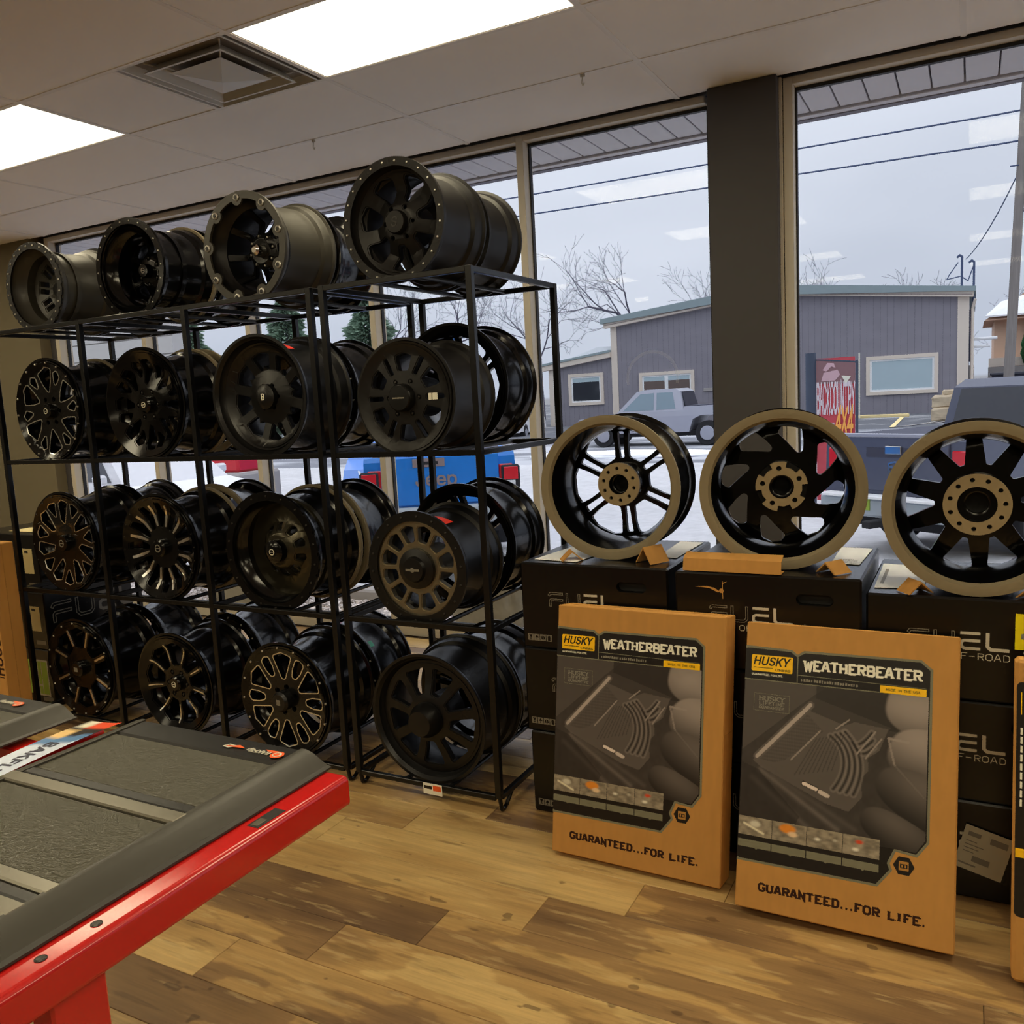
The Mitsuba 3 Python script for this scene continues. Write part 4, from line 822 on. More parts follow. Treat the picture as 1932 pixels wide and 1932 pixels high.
# ------------------------------------------------------------------ floor mat boxes leaning on the cartons
def mat_picture(nx=250, ny=230):
    """The carton's printed photo: floor mat in a footwell, drawn on a grid over u 0.06..0.87, v 0.2..0.69 of the box front."""
    u, v = np.meshgrid(np.linspace(0.0, 0.875, nx), np.linspace(0.205, 0.715, ny))
    P = np.stack([u*0.70, v], -1)     # roughly square units
    col = np.zeros(u.shape + (3,)); 
    def paint(mask, c): 
        m = np.clip(mask, 0, 1)[..., None]; col[:] = col*(1 - m) + np.array(c)*m
    def seg(a, b):
        a, b = np.array([a[0]*0.70, a[1]]), np.array([b[0]*0.70, b[1]]); d = b - a; q = P - a
        h = np.clip((q @ d)/(d @ d), 0, 1); return np.linalg.norm(q - h[..., None]*d, axis=-1)
    def poly(pts): return shapely.contains_xy(sg.Polygon(pts), u.ravel(), v.ravel()).reshape(u.shape).astype(float)
    s = lambda g: np.array(S(g*1.03, g*0.96, g*0.93))
    n = meshkit.fbm(np.stack([u*30, v*30, u*0], -1), 3, 5)
    col[:] = s(62); col += (n[..., None] - 0.5)*0.02
    paint(poly([(0, 0.2), (0.42, 0.2), (0.30, 0.27), (0.0, 0.46)])*0.8, s(82))
    paint(poly([(0.36, 0.2), (0.88, 0.2), (0.88, 0.33), (0.70, 0.33), (0.36, 0.26)])*0.9, s(52))
    paint(poly([(0.30, 0.27), (0.36, 0.25), (0.71, 0.32), (0.60, 0.42), (0.20, 0.46), (0.06, 0.48)]), s(66))
    # the mat and its raised channels
    paint(poly([(0.06, 0.49), (0.31, 0.29), (0.50, 0.33), (0.545, 0.315), (0.70, 0.325), (0.66, 0.40), (0.61, 0.43), (0.615, 0.47), (0.58, 0.5), (0.59, 0.56), (0.53, 0.615), (0.42, 0.60), (0.10, 0.51)]), s(88))
    grid = 0.5 + 0.5*np.sin((u*1.4 + v)*260)*np.sin((u*1.4 - v)*260)
    paint(poly([(0.09, 0.48), (0.31, 0.30), (0.40, 0.36), (0.22, 0.475), (0.16, 0.49)])*0.5*grid, s(58))
    def curve(pts):
        c = np.array(pts); tt = np.linspace(0, 1, 24)[:, None]
        q = (1-tt)**3*c[0] + 3*(1-tt)**2*tt*c[1] + 3*(1-tt)*tt**2*c[2] + tt**3*c[3]
        d = np.full(u.shape, 9.0)
        for a, b in zip(q[:-1], q[1:]): d = np.minimum(d, seg(a, b))
        return d
    for k in range(4):
        o = 0.026*k
        d = np.minimum(curve([(0.435 + o*.9, 0.372 - o*0.25), (0.50 + o, 0.40), (0.535 + o*.9, 0.47), (0.455 + o*1.2, 0.548 + o*.1)]), 9)
        if k < 3: d = np.minimum(d, curve([(0.50 + o*.7, 0.352 + o*.6), (0.53 + o*.7, 0.40 + o*.5), (0.56 + o*.6, 0.41 + o*.3), (0.625 + o*.2, 0.345 + o*.9)]))
        paint(np.exp(-(d/0.0036)**2)*0.85, s(40)); paint(np.exp(-((d - 0.0085)/0.003)**2)*0.6, s(124))
    for k in range(9):
        a, b = (0.27 + 0.022*k, 0.52 - 0.004*k), (0.37 + 0.016*k, 0.385 - 0.003*k)
        d = seg(a, b); paint((d < 0.0016)*0.55, s(56))
    for a, b in (((0.25, 0.47), (0.385, 0.36)), ((0.46, 0.345), (0.52, 0.31)), ((0.56, 0.42), (0.64, 0.34)), ((0.60, 0.43), (0.67, 0.36))):
        d = seg(a, b); paint((d < 0.0028)*0.9, s(140))
    # sill bar
    d = seg((0.08, 0.475), (0.335, 0.275)); paint((d < 0.013)*1.0, s(92)); paint((d < 0.0065)*0.95, s(168))
    # rails along the lower left, and dark corner
    for i, (a, b) in enumerate((((0.10, 0.52), (0.48, 0.68)), ((0.06, 0.55), (0.36, 0.70)), ((0.16, 0.53), (0.56, 0.67)))):
        d = seg(a, b); paint(np.exp(-(d/0.010)**2)*0.55, s(112 - 12*i))
    paint(poly([(0, 0.5), (0.09, 0.52), (0.30, 0.66), (0.26, 0.72), (0, 0.72)])*0.6, s(44))
    # seat cushions
    def blob(cx, cy, rx, ry, ang, lo, hi, lx, ly):
        X, Y = (u - cx)*0.7, v - cy; ca, sa = math.cos(ang), math.sin(ang)
        x, y = (X*ca + Y*sa)/rx, (-X*sa + Y*ca)/ry; r = (np.abs(x)**2.6 + np.abs(y)**2.6)
        m = np.clip((1 - r)*9, 0, 1); sh = np.clip(np.exp(-((x - lx)**2 + (y - ly)**2)*1.1), 0, 1)
        paint(m, (0, 0, 0)); col[:] += (m*1.0)[..., None]*(s(lo) + (s(hi) - s(lo))*sh[..., None])
    blob(0.985, 0.27, 0.215, 0.10, 0.15, 44, 150, -0.5, -0.1)
    blob(0.975, 0.43, 0.200, 0.105, 0.25, 36, 150, -0.5, -0.55)
    blob(0.92, 0.565, 0.205, 0.085, 0.42, 32, 100, -0.25, -0.55)
    blob(0.78, 0.675, 0.150, 0.062, 0.45, 30, 92, -0.3, -0.55)
    d = seg((0.70, 0.355), (0.79, 0.36)); paint((d < 0.004)*0.8, s(150)); d = seg((0.70, 0.355), (0.73, 0.44)); paint((d < 0.0035)*0.8, s(140)); d = seg((0.73, 0.44), (0.86, 0.53)); paint((d < 0.003)*0.6, s(110))
    # small badge plate on the mat
    d = seg((0.315, 0.545), (0.375, 0.558)); paint((d < 0.0085), s(40)); paint((d < 0.006), s(214)); d = seg((0.395, 0.565), (0.43, 0.574)); paint((d < 0.007), s(190))
    inside = poly([(0, 0.2), (0.875, 0.2), (0.875, 0.665), (0.832, 0.71), (0.0, 0.71)])
    return u, v, np.clip(col, 0, 1), inside
def thumb_picture(k, n=26):
    u, v = np.meshgrid(np.linspace(0, 1, n), np.linspace(0, 1, n)); q = meshkit.fbm(np.stack([u*6 + 9*k, v*6, u*0 + k], -1), 3, 8 + k)
    c = np.array(S(150, 140, 124))*(0.35 + 1.0*q[..., None])
    sp = lambda cx, cy, r: np.clip((r - np.hypot(u - cx, v - cy))*12, 0, 1)[..., None]
    if k == 0: c = c*(1 - sp(.5, .35, .2)) + np.array(S(205, 200, 184))*sp(.5, .35, .2); b = np.clip((0.09 - np.abs((v - .55) - (u - .4)*.7))*16, 0, 1)[..., None]*(np.abs(u - .45) < .33)[..., None]; c = c*(1 - b) + np.array(S(222, 214, 190))*b
    if k == 1: c = c*(1 - sp(.45, .3, .28)) + np.array(S(224, 140, 52))*sp(.45, .3, .28); c = c*(1 - sp(.6, .55, .18)) + np.array(S(226, 196, 160))*sp(.6, .55, .18)
    if k == 2: c = c*(1 - sp(.3, .55, .12)) + np.array(S(220, 214, 200))*sp(.3, .55, .12); c = c*(1 - sp(.8, .45, .1)) + np.array(S(190, 184, 170))*sp(.8, .45, .1)
    if k == 3: c = c*(1 - sp(.45, .3, .14)) + np.array(S(206, 76, 48))*sp(.45, .3, .14); c = c*(1 - sp(.35, .7, .13)) + np.array(S(228, 222, 206))*sp(.35, .7, .13)
    return u, v, c
BW, BH, BT = 0.562, 0.812, 0.105
def up(pts): return sg.Polygon([(a*BW, (1 - b)*BH) for a, b in pts])
def flat(p, d=0.0006, z=0.0): 
    m = extr(p, d); m.apply_translation((0, 0, z)); return m
PANEL = [(0, 0.086), (0.232, 0.09), (0.262, 0.105), (0.295, 0.09), (0.838, 0.086), (0.888, 0.115), (0.888, 0.672), (0.838, 0.722), (0.745, 0.716), (0.72, 0.757), (0.732, 0.778), (0.668, 0.838), (0, 0.842)]
MAT_PARTS = []
def mp(name, mesh, b, label=None, color=None, smooth=False): MAT_PARTS.append((name, shape(mesh, b, smooth, color), label))
mp('body', rbox(0, BW, 0, BH, -BT, 0, 0.003), 'cardboard')
mp('body__flap_seam', box(0.004, BW - 0.004, BH - 0.0005, BH + 0.0006, -0.054, -0.050), 'cardboard_edge')
mp('body__side_seam', box(BW - 0.0005, BW + 0.0006, BH*0.56, BH*0.562, -0.10, -0.004), 'cardboard_edge')
pp = up(PANEL); mp('print_border', flat(pp, 0.0005), 'print_greygreen', 'grey printed border')
mp('print_panel', flat(pp.buffer(-0.0065, join_style='mitre').union(up([(0, 0.096), (0.1, 0.096), (0.1, 0.832), (0, 0.832)])), 0.0005, 0.0004), 'print_black', 'black printed panel')
u, v, c, inside = mat_picture(); ny, nx = u.shape
idx = np.arange(nx*ny).reshape(ny, nx); ok = (inside[:-1, :-1]*inside[1:, 1:]*inside[1:, :-1]*inside[:-1, 1:]) > 0
q = np.stack([idx[1:, :-1][ok], idx[1:, 1:][ok], idx[:-1, 1:][ok], idx[:-1, :-1][ok]], 1)
V = np.stack([u.ravel()*BW, (1 - v.ravel())*BH, np.full(nx*ny, 0.0011)], 1)
mp('photo', (V, np.vstack([q[:, [0, 1, 2]], q[:, [0, 2, 3]]])), 'photo_print', 'printed photo of a dark floor mat in a car', c.reshape(-1, 3), True)
for k in range(4):
    u, v, c = thumb_picture(k); n = u.shape[0]; idx = np.arange(n*n).reshape(n, n)
    a0 = 0.003 + 0.1685*k; V = np.stack([(a0 + u.ravel()*0.166)*BW, (1 - (0.688 + v.ravel()*0.064))*BH, np.full(n*n, 0.0014)], 1)
    q = np.stack([idx[1:, :-1].ravel(), idx[1:, 1:].ravel(), idx[:-1, 1:].ravel(), idx[:-1, :-1].ravel()], 1)
    mp('small_photo', (V, np.vstack([q[:, [0, 1, 2]], q[:, [0, 2, 3]]])), 'photo_print', None, c.reshape(-1, 3), True)
    mp('caption_bar', flat(up([(a0, 0.768), (a0 + 0.164, 0.768), (a0 + 0.164, 0.793), (a0 + 0.1, 0.793), (a0 + 0.092, 0.798), (a0 + 0.084, 0.793), (a0, 0.793)]), 0.0005, 0.0009), 'print_greygreen')
mp('badge', flat(up([(0.032, 0.117), (0.240, 0.117), (0.240, 0.175), (0.032, 0.175)]).buffer(-0.004).buffer(0.004), 0.0006, 0.0011), 'print_yellow', 'yellow badge')
m = text('HUSKY', 0.0235, 0.0005, True, 0.22, 0.92, True); m.apply_translation((0.136*BW, (1 - 0.152)*BH, 0.0018)); mp('badge__lettering', m, 'print_black', 'black slanted lettering HUSKY')
m = text('LINERS', 0.006, 0.0005, True, 0, 1.5); m.apply_translation((0.15*BW, (1 - 0.170)*BH, 0.0018)); mp('badge__lettering', cat([m, flat(up([(0.045, 0.161), (0.14, 0.161), (0.14, 0.163), (0.045, 0.163)]), 0.0005, 0.0018)]), 'print_black', 'small black lettering LINERS')
m = text('GUARANTEED. FOR LIFE.', 0.0055, 0.0005, True, 0, 0.98); m.apply_translation((0.034*BW, (1 - 0.190)*BH, 0.0011)); mp('lettering', m, 'print_white', 'small white line under the badge')
mp('rule', flat(up([(0.262, 0.108), (0.267, 0.108), (0.267, 0.205), (0.262, 0.205)]).union(up([(0.0, 0.204), (0.655, 0.204), (0.655, 0.2075), (0.0, 0.2075)])).union(up([(0.267, 0.175), (0.86, 0.178), (0.86, 0.1795), (0.267, 0.1775)])), 0.0005, 0.0011), 'print_greygreen')
bp, bw = block('WEATHERBEATER', 0.0255, 1.5, True, 1.0, 1.15); k_ = 0.538*BW/bw
mp('lettering', flat(affinity.affine_transform(bp, [k_, 0, 0, 1, 0.300*BW, (1 - 0.155)*BH]), 0.0005, 0.0011), 'print_white', 'white slab lettering WEATHERBEATER')
mp('lettering', flat(unary_union([sg.box((0.283 + 0.0125*i)*BW, (1 - 0.1965)*BH, (0.283 + 0.0125*i + (0.009 if i % 4 else 0.006))*BW, (1 - 0.1885 + 0.001*(i % 3))*BH) for i in range(22)]), 0.0005, 0.0011), 'print_grey', 'illegible small grey line')
mp('tag', flat(up([(0.656, 0.1815), (0.862, 0.1815), (0.862, 0.206), (0.656, 0.206)]), 0.0006, 0.0014), 'print_yellow', 'yellow strip')
bp, bw = block('MADE IN THE USA', 0.0062, 1.0, True, 1.2, 1.6); k_ = 0.15*BW/bw
mp('tag__lettering', flat(affinity.affine_transform(bp, [k_, 0, 0, 1, 0.684*BW, (1 - 0.198)*BH]), 0.0005, 0.002), 'print_black', 'small black lettering MADE IN THE USA')
plate = up([(0.052, 0.253), (0.232, 0.253), (0.232, 0.315), (0.052, 0.315)])
mp('seal', flat(plate.difference(plate.buffer(-0.0012)), 0.0005, 0.0016), 'print_greygreen')
for s_, y, hh in (('HUSKY', 0.277, 0.0125), ('LIFETIME', 0.292, 0.0085), ('GUARANTEE', 0.3055, 0.0065)):
    bp, bw = block(s_, hh, 1.3, s_ == 'HUSKY', 1.0, 1.3); k_ = 0.125*BW/bw
    mp('seal__lettering', flat(affinity.affine_transform(bp, [k_, 0, 0, 1, 0.08*BW, (1 - y)*BH]), 0.0005, 0.0016), 'print_grey', 'pale lettering ' + s_)
bp, bw = block('GUARANTEED...FOR LIFE.', 0.0195, 1.7, True, 1.0, 1.7); k_ = 0.758*BW/bw
mp('lettering', flat(affinity.affine_transform(bp, [k_, 0, 0, 1, 0.118*BW, (1 - 0.932)*BH]), 0.0005, 0.0001), 'ink_brown', 'brown slab lettering GUARANTEED...FOR LIFE.')
hx = sg.Polygon([(0.7815*BW + 0.0262*math.cos(math.pi*i/3), (1 - 0.757)*BH + 0.0262*math.sin(math.pi*i/3)) for i in range(6)])
mp('hexagon', flat(hx, 0.0005, 0.0001), 'print_black', 'black hexagon mark')
cx_, cy_ = 0.7815*BW, (1 - 0.757)*BH
mp('hexagon__mark', flat(sg.box(cx_ - 0.012, cy_ - 0.012, cx_ + 0.012, cy_ + 0.012).difference(sg.box(cx_ - 0.009, cy_ - 0.006, cx_ + 0.009, cy_ + 0.005)).union(sg.box(cx_ - 0.006, cy_ - 0.004, cx_ - 0.002, cy_ + 0.003)).union(sg.box(cx_ + 0.002, cy_ - 0.004, cx_ + 0.006, cy_ + 0.003)), 0.0005, 0.0006), 'cardboard_edge')
def mat_box(x, yfoot, tilt, lab, yaw=0.0):
    t = thing('floor_mat_box', lab, 'box')
    # leans back about its rear bottom edge
    M = T().translate([x, yfoot, 0.0]).rotate([0, 0, 1], yaw).translate([0, BT*math.cos(math.radians(tilt)), 0.0006]).rotate([1, 0, 0], 90 - tilt).translate([0, 0, BT])
    for name, d, lb in MAT_PARTS: put(t, name, d, None, M, label=lb)
mat_box(-1.204, 2.392, 9.6, 'tan floor mat box with photo panel, leaning on the leftmost carton stack', -1.2)
mat_box(-0.580, 2.302, 15.6, 'tan floor mat box with photo panel, nearest the camera, leaning on the middle stack', -0.5)

# third box at the right edge, clear fronted
t = thing('product_box', 'tan box with dark front and yellow band, cut off by the right edge', 'box')
M = T().translate([0.108, 2.262, 0.0]).translate([0, 0.10, 0.0006]).rotate([1, 0, 0], 80).translate([0, 0, 0.10])
put(t, 'body', rbox(0, 0.5, 0, 0.79, -0.09, 0, 0.008), 'cardboard', M)
put(t, 'print_panel', flat(sg.box(0.003, 0.16, 0.5, 0.735).buffer(-0.012).buffer(0.012), 0.0006), 'print_black', M)
put(t, 'photo', flat(sg.box(0.024, 0.20, 0.5, 0.62), 0.0006, 0.0006), 'cover_tex', M)
put(t, 'band', box(0.004, 0.028, 0.305, 0.327, 0.0006, 0.0014), 'print_yellow', M)
put(t, 'lettering', cat([box(0.012, 0.017, 0.43 + 0.022*i, 0.447 + 0.022*i, 0.0006, 0.0014) for i in range(9)]), 'print_white', M)
put(t, 'lettering', box(0.012, 0.0145, 0.655, 0.71, 0.0006, 0.0014), 'print_yellow', M)

# ------------------------------------------------------------------ boxes at the left end of the rack
t = thing('hood_box', 'tall narrow tan box with vertical lettering at the left edge of the picture', 'box')
put(t, 'body', rbox(-4.50, -4.105, 2.38, 2.50, 0.0, 0.95, 0.004), 'cardboard')
bp, bw = block('HOOD LOUVER', 0.056, 1.1, False, 1.0, 1.9); k_ = 0.52/bw
m = extr(affinity.scale(bp, k_, 1.0, origin=(0, 0)), 0.0006)
put(t, 'lettering', on(m, frame_M((-4.114, 2.3798, 0.31), (0, 0, 1), (-1, 0, 0))), 'ink_brown', label='brown vertical lettering HOOD LOUVER')
put(t, 'stripe', box(-4.19, -4.115, 2.3793, 2.3799, 0.296, 0.30), 'ink_brown')
put(t, 'flap_seam', box(-4.1052, -4.1045, 2.438, 2.442, 0.01, 0.94), 'cardboard_edge')
for i in range(3):
    z0 = i*0.313; t = thing('stock_carton', ['black carton with green labels, bottom of the stack left of the rack', 'black carton with a cream label, middle of the stack left of the rack', 'black carton with a cream label, topmost of the stack left of the rack'][i], 'carton')
    put(t, 'body', rbox(-4.86, -4.30, 2.74, 3.28, z0 + 0.001, z0 + 0.312, 0.005), 'box_black')
    if i == 0:
        put(t, 'label', box(-4.57, -4.47, 2.7386, 2.7396, z0 + 0.06, z0 + 0.25), 'label_green'); 
        lb = put(t, 'label', box(-4.425, -4.335, 2.7386, 2.7396, z0 + 0.055, z0 + 0.255), 'paper_dim')
        put(lb, 'print', cat([box(-4.418, -4.395, 2.7378, 2.7384, z0 + 0.12, z0 + 0.245), box(-4.418, -4.395, 2.7378, 2.7384, z0 + 0.065, z0 + 0.108), box(-4.388, -4.342, 2.7378, 2.7384, z0 + 0.065, z0 + 0.245)]), 'label_green')
    else:
        lb = put(t, 'label', box(-4.425, -4.345, 2.7386, 2.7396, z0 + 0.10, z0 + 0.235), 'label_cream'); put(lb, 'print', box(-4.41, -4.38, 2.7378, 2.7384, z0 + 0.21, z0 + 0.222), 'print_black')
        put(t, 'label', box(-4.475, -4.445, 2.7386, 2.7396, z0 + 0.11, z0 + 0.235), 'logo_dim')
    put(t, 'mark', box(-4.40, -4.32, 2.7386, 2.7396, z0 + 0.028, z0 + 0.05), 'logo_dim')
    F, U, E_, L_ = fuel_letters(0.11)
    put(t, 'lettering', on(cat([extr(q, 0.0006) for q in (F, U, E_, L_)]), frame_M((-4.2998, 2.78, z0 + 0.14), (0, 1, 0), (0, 0, 1))), 'logo_dim', label='grey lettering FUEL on the side')
t = sheet([(-4.62, 2.80), (-4.36, 2.80), (-4.36, 3.0), (-4.62, 3.02)], 0.9395, 'cream sheet on the black cartons left of the rack', 'label_cream')
# ------------------------------------------------------------------ red display stands with truck bed covers
ZT = 0.785
def stand(lab, x0, x1, y0, y1, leg_y):
    """Red frame of folded sheet rails; only the right rail and its legs come into view."""
    t = thing('display_stand', lab, 'display stand')
    prof = lambda w: sg.box(0, -0.062, w, 0).buffer(-0.012).buffer(0.012, quad_segs=6)
    # right rail with two slots cut through its top
    rail = extr(prof(0.068), y1 - y0); rail = on(rail, frame_M((x1 - 0.068, y1, ZT), (1, 0, 0), (0, 0, 1)))
    put(t, 'rail', rail, 'red_paint', smooth=40)
    left = extr(prof(0.068), y1 - y0); put(t, 'rail', on(left, frame_M((x0, y1, ZT), (1, 0, 0), (0, 0, 1))), 'red_paint', smooth=40)
    for y in (y0 + 0.05, y1 - 0.12, (y0 + y1)/2): put(t, 'cross_bar', rbox(x0 + 0.06, x1 - 0.06, y - 0.03, y + 0.03, ZT - 0.06, ZT - 0.012, 0.004), 'red_paint')
    for x in (x0 + 0.012, x1 - 0.062):
        for y in leg_y: put(t, 'leg', rbox(x, x + 0.05, y, y + 0.085, 0.0, ZT - 0.055, 0.004), 'red_paint')
    for y in leg_y: put(t, 'foot', rbox(x0 - 0.02, x1 + 0.02, y + 0.02, y + 0.07, 0.0, 0.03, 0.004), 'red_paint')
    return t
t = stand('red painted steel display stand under the near textured bed cover', -1.775, -1.071, -0.5, 1.254, (0.63, -0.3))
xr = -1.105
put(t, 'slot', on(extr(sg.box(-0.013, -0.035, 0.013, 0.035), 0.0006), frame_M((xr + 0.006, 1.06, ZT - 0.0001), (1, 0, 0), (0, 1, 0))), 'vent_dark', label='dark slot in the top of the red rail')
put(t, 'slot__bracket', rbox(xr - 0.003, xr + 0.012, 1.03, 1.055, ZT + 0.0002, ZT + 0.0012, 0.0004), 'alu_strip')
for y in (0.72, 0.845 - 0.21): put(t, 'screw', on(lathe([(1e-5, 0.0), (0.0085, 0.0), (0.0085, -0.001), (0.006, -0.0022), (1e-5, -0.0018)], 16), frame_M((xr + 0.004, y, ZT), (1, 0, 0), (0, 0, -1)) @ np.diag([1, 1, 1, 1.0])), 'bolt_dark')
t = stand('red painted steel display stand under the far left bed cover', -2.60, -1.80, 0.0, 1.254, (0.6, 0.1))

def bed_cover(lab, x0, x1, y1, bands, dark_first=True):
    """Hinged hard cover: side rails along y, textured panels and smooth cross rails along x, ending at y1."""
    t = thing('bed_cover', lab, 'truck bed cover')
    z0, z1 = ZT + 0.002, ZT + 0.032; ylo = bands[-1][1]
    side = sg.Polygon([(0, 0), (0.064, 0), (0.064, 0.006), (0.05, 0.014), (0.03, 0.026), (0.012, 0.031), (0, 0.031)])
    put(t, 'side_rail', on(extr(side, y1 - ylo), frame_M((x1 - 0.064, y1, z0), (1, 0, 0), (0, 0, 1))), 'cover_rail', smooth=50)
    sl = sg.Polygon([(0.05, 0), (0.05, 0.031), (0.038, 0.031), (0.01, 0.022), (0, 0.01), (0, 0)])
    put(t, 'side_rail', on(extr(sl, y1 - ylo), frame_M((x0, y1, z0), (1, 0, 0), (0, 0, 1))), 'cover_rail', smooth=50)
    put(t, 'side_rail__seal', on(extr(sg.Polygon([(0, 0), (0.012, 0), (0.012, 0.004), (0, 0.006)]), y1 - ylo), frame_M((x1 - 0.0005, y1, z0), (1, 0, 0), (0, 0, 1))), 'seal_rubber')
    for ya, yb, kind in bands:   # from far to near: (near y, far y) sorted below
        a, b = min(ya, yb), max(ya, yb)
        if kind == 'panel': put(t, 'panel', rbox(x0 + 0.049, x1 - 0.063, a + 0.001, b - 0.001, z0 + 0.004, z1 - 0.003, 0.002), 'cover_tex')
        elif kind == 'end': put(t, 'end_rail', rbox(x0 + 0.049, x1 - 0.063, a + 0.001, b, z0, z1 - 0.001, 0.005), 'cover_dark')
        elif kind == 'hinge': put(t, 'hinge_rail', rbox(x0 + 0.049, x1 - 0.063, a + 0.001, b - 0.001, z0 + 0.002, z1, 0.003), 'cover_dark')
        elif kind == 'strip': put(t, 'hinge_strip', rbox(x0 + 0.03, x1 - 0.056, a + 0.001, b - 0.001, z0 + 0.002, z1 + 0.002, 0.003), 'alu_strip')
    return t
def lay(parent, name, shp, x, y, z, b, rot=180.0, label=None):
    m = extr(shp, 0.0006) if not isinstance(shp, trimesh.Trimesh) else shp
    return put(parent, name, on(m, trimesh.transformations.translation_matrix((x, y, z)) @ trimesh.transformations.rotation_matrix(math.radians(rot), (0, 0, 1))), b, label=label)
bandsA = [(1.19, 1.268, 'end'), (1.0, 1.19, 'panel'), (0.972, 1.0, 'hinge'), (0.935, 0.972, 'strip'), (0.735, 0.935, 'panel'), (0.705, 0.735, 'strip'), (0.68, 0.705, 'hinge'), (0.645, 0.68, 'strip'), (0.44, 0.645, 'panel'), (0.41, 0.44, 'strip'), (0.38, 0.41, 'hinge'), (0.15, 0.38, 'panel'), (-0.45, 0.15, 'panel')]
bandsA = [(a, b, k) for a, b, k in bandsA]; bandsA[-1] = (0.15, -0.45, 'panel')
tA = bed_cover('dark hinged truck bed cover with rough textured panels on the near red stand', -1.715, -1.135, 1.268, bandsA)
def logo(t, xr_, y, z, k):
    """Upside down badge: orange disc, pale script lettering and orange tail."""
    lay(t, 'emblem', sg.Point(0, 0).buffer(0.014*k).union(sg.Polygon([(0.004*k, -0.014*k), (0.04*k, -0.012*k), (0.02*k, -0.002*k)])), xr_, y, z, 'print_orange', label='orange round emblem')
    lay(t, 'emblem__swirl', sg.Point(0, 0).buffer(0.0095*k).difference(sg.Point(0.001*k, 0).buffer(0.0065*k)), xr_, y, z + 0.0006, 'logo_silver')
    m = text('BAKFlip', 0.0125*k, 0.0006, True, 0.15, 0.95)
    lay(t, 'lettering', m, xr_ - 0.016*k, y + 0.006*k, z, 'logo_silver', label='upside down pale lettering')
    lay(t, 'emblem', sg.Polygon([(0, 0), (0.045*k, 0.006*k), (0.045*k, 0.002*k), (0.02*k, -0.008*k)]), xr_ - 0.085*k, y + 0.002*k, z, 'print_orange')
    lay(t, 'lettering', sg.LineString([(0, 0), (0.01*k, 0.01*k), (0.024*k, 0.008*k), (0.018*k, -0.002*k), (0, 0)]).buffer(0.0018*k), xr_ - 0.112*k, y + 0.004*k, z, 'logo_silver')
logo(tA, -1.222, 1.222, ZT + 0.0335, 1.05)
bandsB = [(1.19, 1.268, 'end'), (0.9, 1.19, 'panel'), (0.86, 0.9, 'strip'), (0.60, 0.86, 'panel'), (0.56, 0.60, 'strip'), (0.05, 0.56, 'panel')]; bandsB[-1] = (0.56, 0.05, 'panel')
tB = bed_cover('dark smooth truck bed cover on the far left red stand', -2.55, -1.925, 1.268, bandsB)
logo(tB, -2.075, 1.225, ZT + 0.0335, 0.95)
# leaflet lying between the covers
t = thing('leaflet', 'glossy blue and white leaflet lying between the two bed covers, its lettering upside down', 'leaflet')
xs, ys = np.linspace(-1.83, -1.718, 8), np.linspace(0.86, 1.245, 24); X, Y = np.meshgrid(xs, ys)
Z = ZT + 0.006 + 0.012*np.sin((Y - 0.86)*5)**2 + 0.010*np.clip((X + 1.83)/0.112, 0, 1)**2
idx = np.arange(X.size).reshape(X.shape); q = np.stack([idx[:-1, :-1].ravel(), idx[:-1, 1:].ravel(), idx[1:, 1:].ravel(), idx[1:, :-1].ravel()], 1)
uu, vv = (X + 1.83)/0.112, (Y - 0.86)/0.385
col = np.array(S(205, 216, 238))*np.ones(X.shape + (1,))
def pm(m, c): col[:] = col*(1 - m[..., None]) + np.array(S(*c))*m[..., None]
pm((vv > 0.60 + 0.10*uu).astype(float), (88, 128, 176)); pm((vv > 0.74 + 0.06*uu).astype(float), (44, 40, 42)); pm(((vv > 0.70) & (vv < 0.86) & (uu < 0.35)).astype(float), (226, 190, 130)); pm(((vv > 0.9) & (uu > 0.35)).astype(float), (226, 84, 52)); pm(((vv > 0.9) & (uu > 0.1) & (uu < 0.35)).astype(float), (226, 220, 200))
V = np.stack([X.ravel(), Y.ravel(), Z.ravel()], 1)
put(t, None, (V, np.vstack([q[:, [0, 1, 2]], q[:, [0, 2, 3]]])), 'photo_print', color=col.reshape(-1, 3), smooth=True)
m = text('BAKFLIP', 0.034, 0.0004, True, 0, 0.9)
m = m.subdivide().subdivide(); v_ = m.vertices.copy(); wx, wy = -1.79 + v_[:, 1], 1.12 - v_[:, 0]
v2 = np.stack([wx, wy, ZT + 0.0068 + 0.012*np.sin((wy - 0.86)*5)**2 + 0.010*np.clip((wx + 1.83)/0.112, 0, 1)**2 + v_[:, 2]], 1); m.vertices = v2
put(t, 'lettering', m, 'bin_dark', label='dark blue lettering read from the far side')
# ------------------------------------------------------------------ outdoors
rng = np.random.default_rng(11)
def gz(y): return float(np.interp(y, [4.6, 6.0, 8.0, 14.0, 24.0, 46.0, 200.0], [-0.06, -0.25, -0.42, -0.62, -0.3, -0.16, -0.1]))
def ground(name, x0, x1, y0, y1, b, lab, dz=0.0, ny=14):
    k = struct(name, lab); ys = np.linspace(y0, y1, ny); xs = np.array([x0, x1])
    V = np.array([[x, y, gz(y) + dz] for y in ys for x in xs]); F = []
    for i in range(ny - 1): a = 2*i; F += [[a, a + 1, a + 3], [a, a + 3, a + 2]]
    put(k, None, (V, np.array(F)), b); return k
ground('ground_gravel', -30, 12, 4.66, 6.3, 'gravel', 'pale gravel bed outside the windows')
ground('ground_lot', -60, 40, 6.3, 22.0, 'lot_paving', 'pale dry parking lot outside the windows', ny=24)
ground('ground_road', -90, 70, 22.0, 34.0, 'road_paving', 'salt streaked road beyond the lot')
ground('ground_far', -140, 120, 34.0, 46.5, 'far_paving', 'dark parking area in front of the grey building')
ground('ground_horizon', -300, 300, 46.5, 200.0, 'far_paving', 'ground behind the buildings')
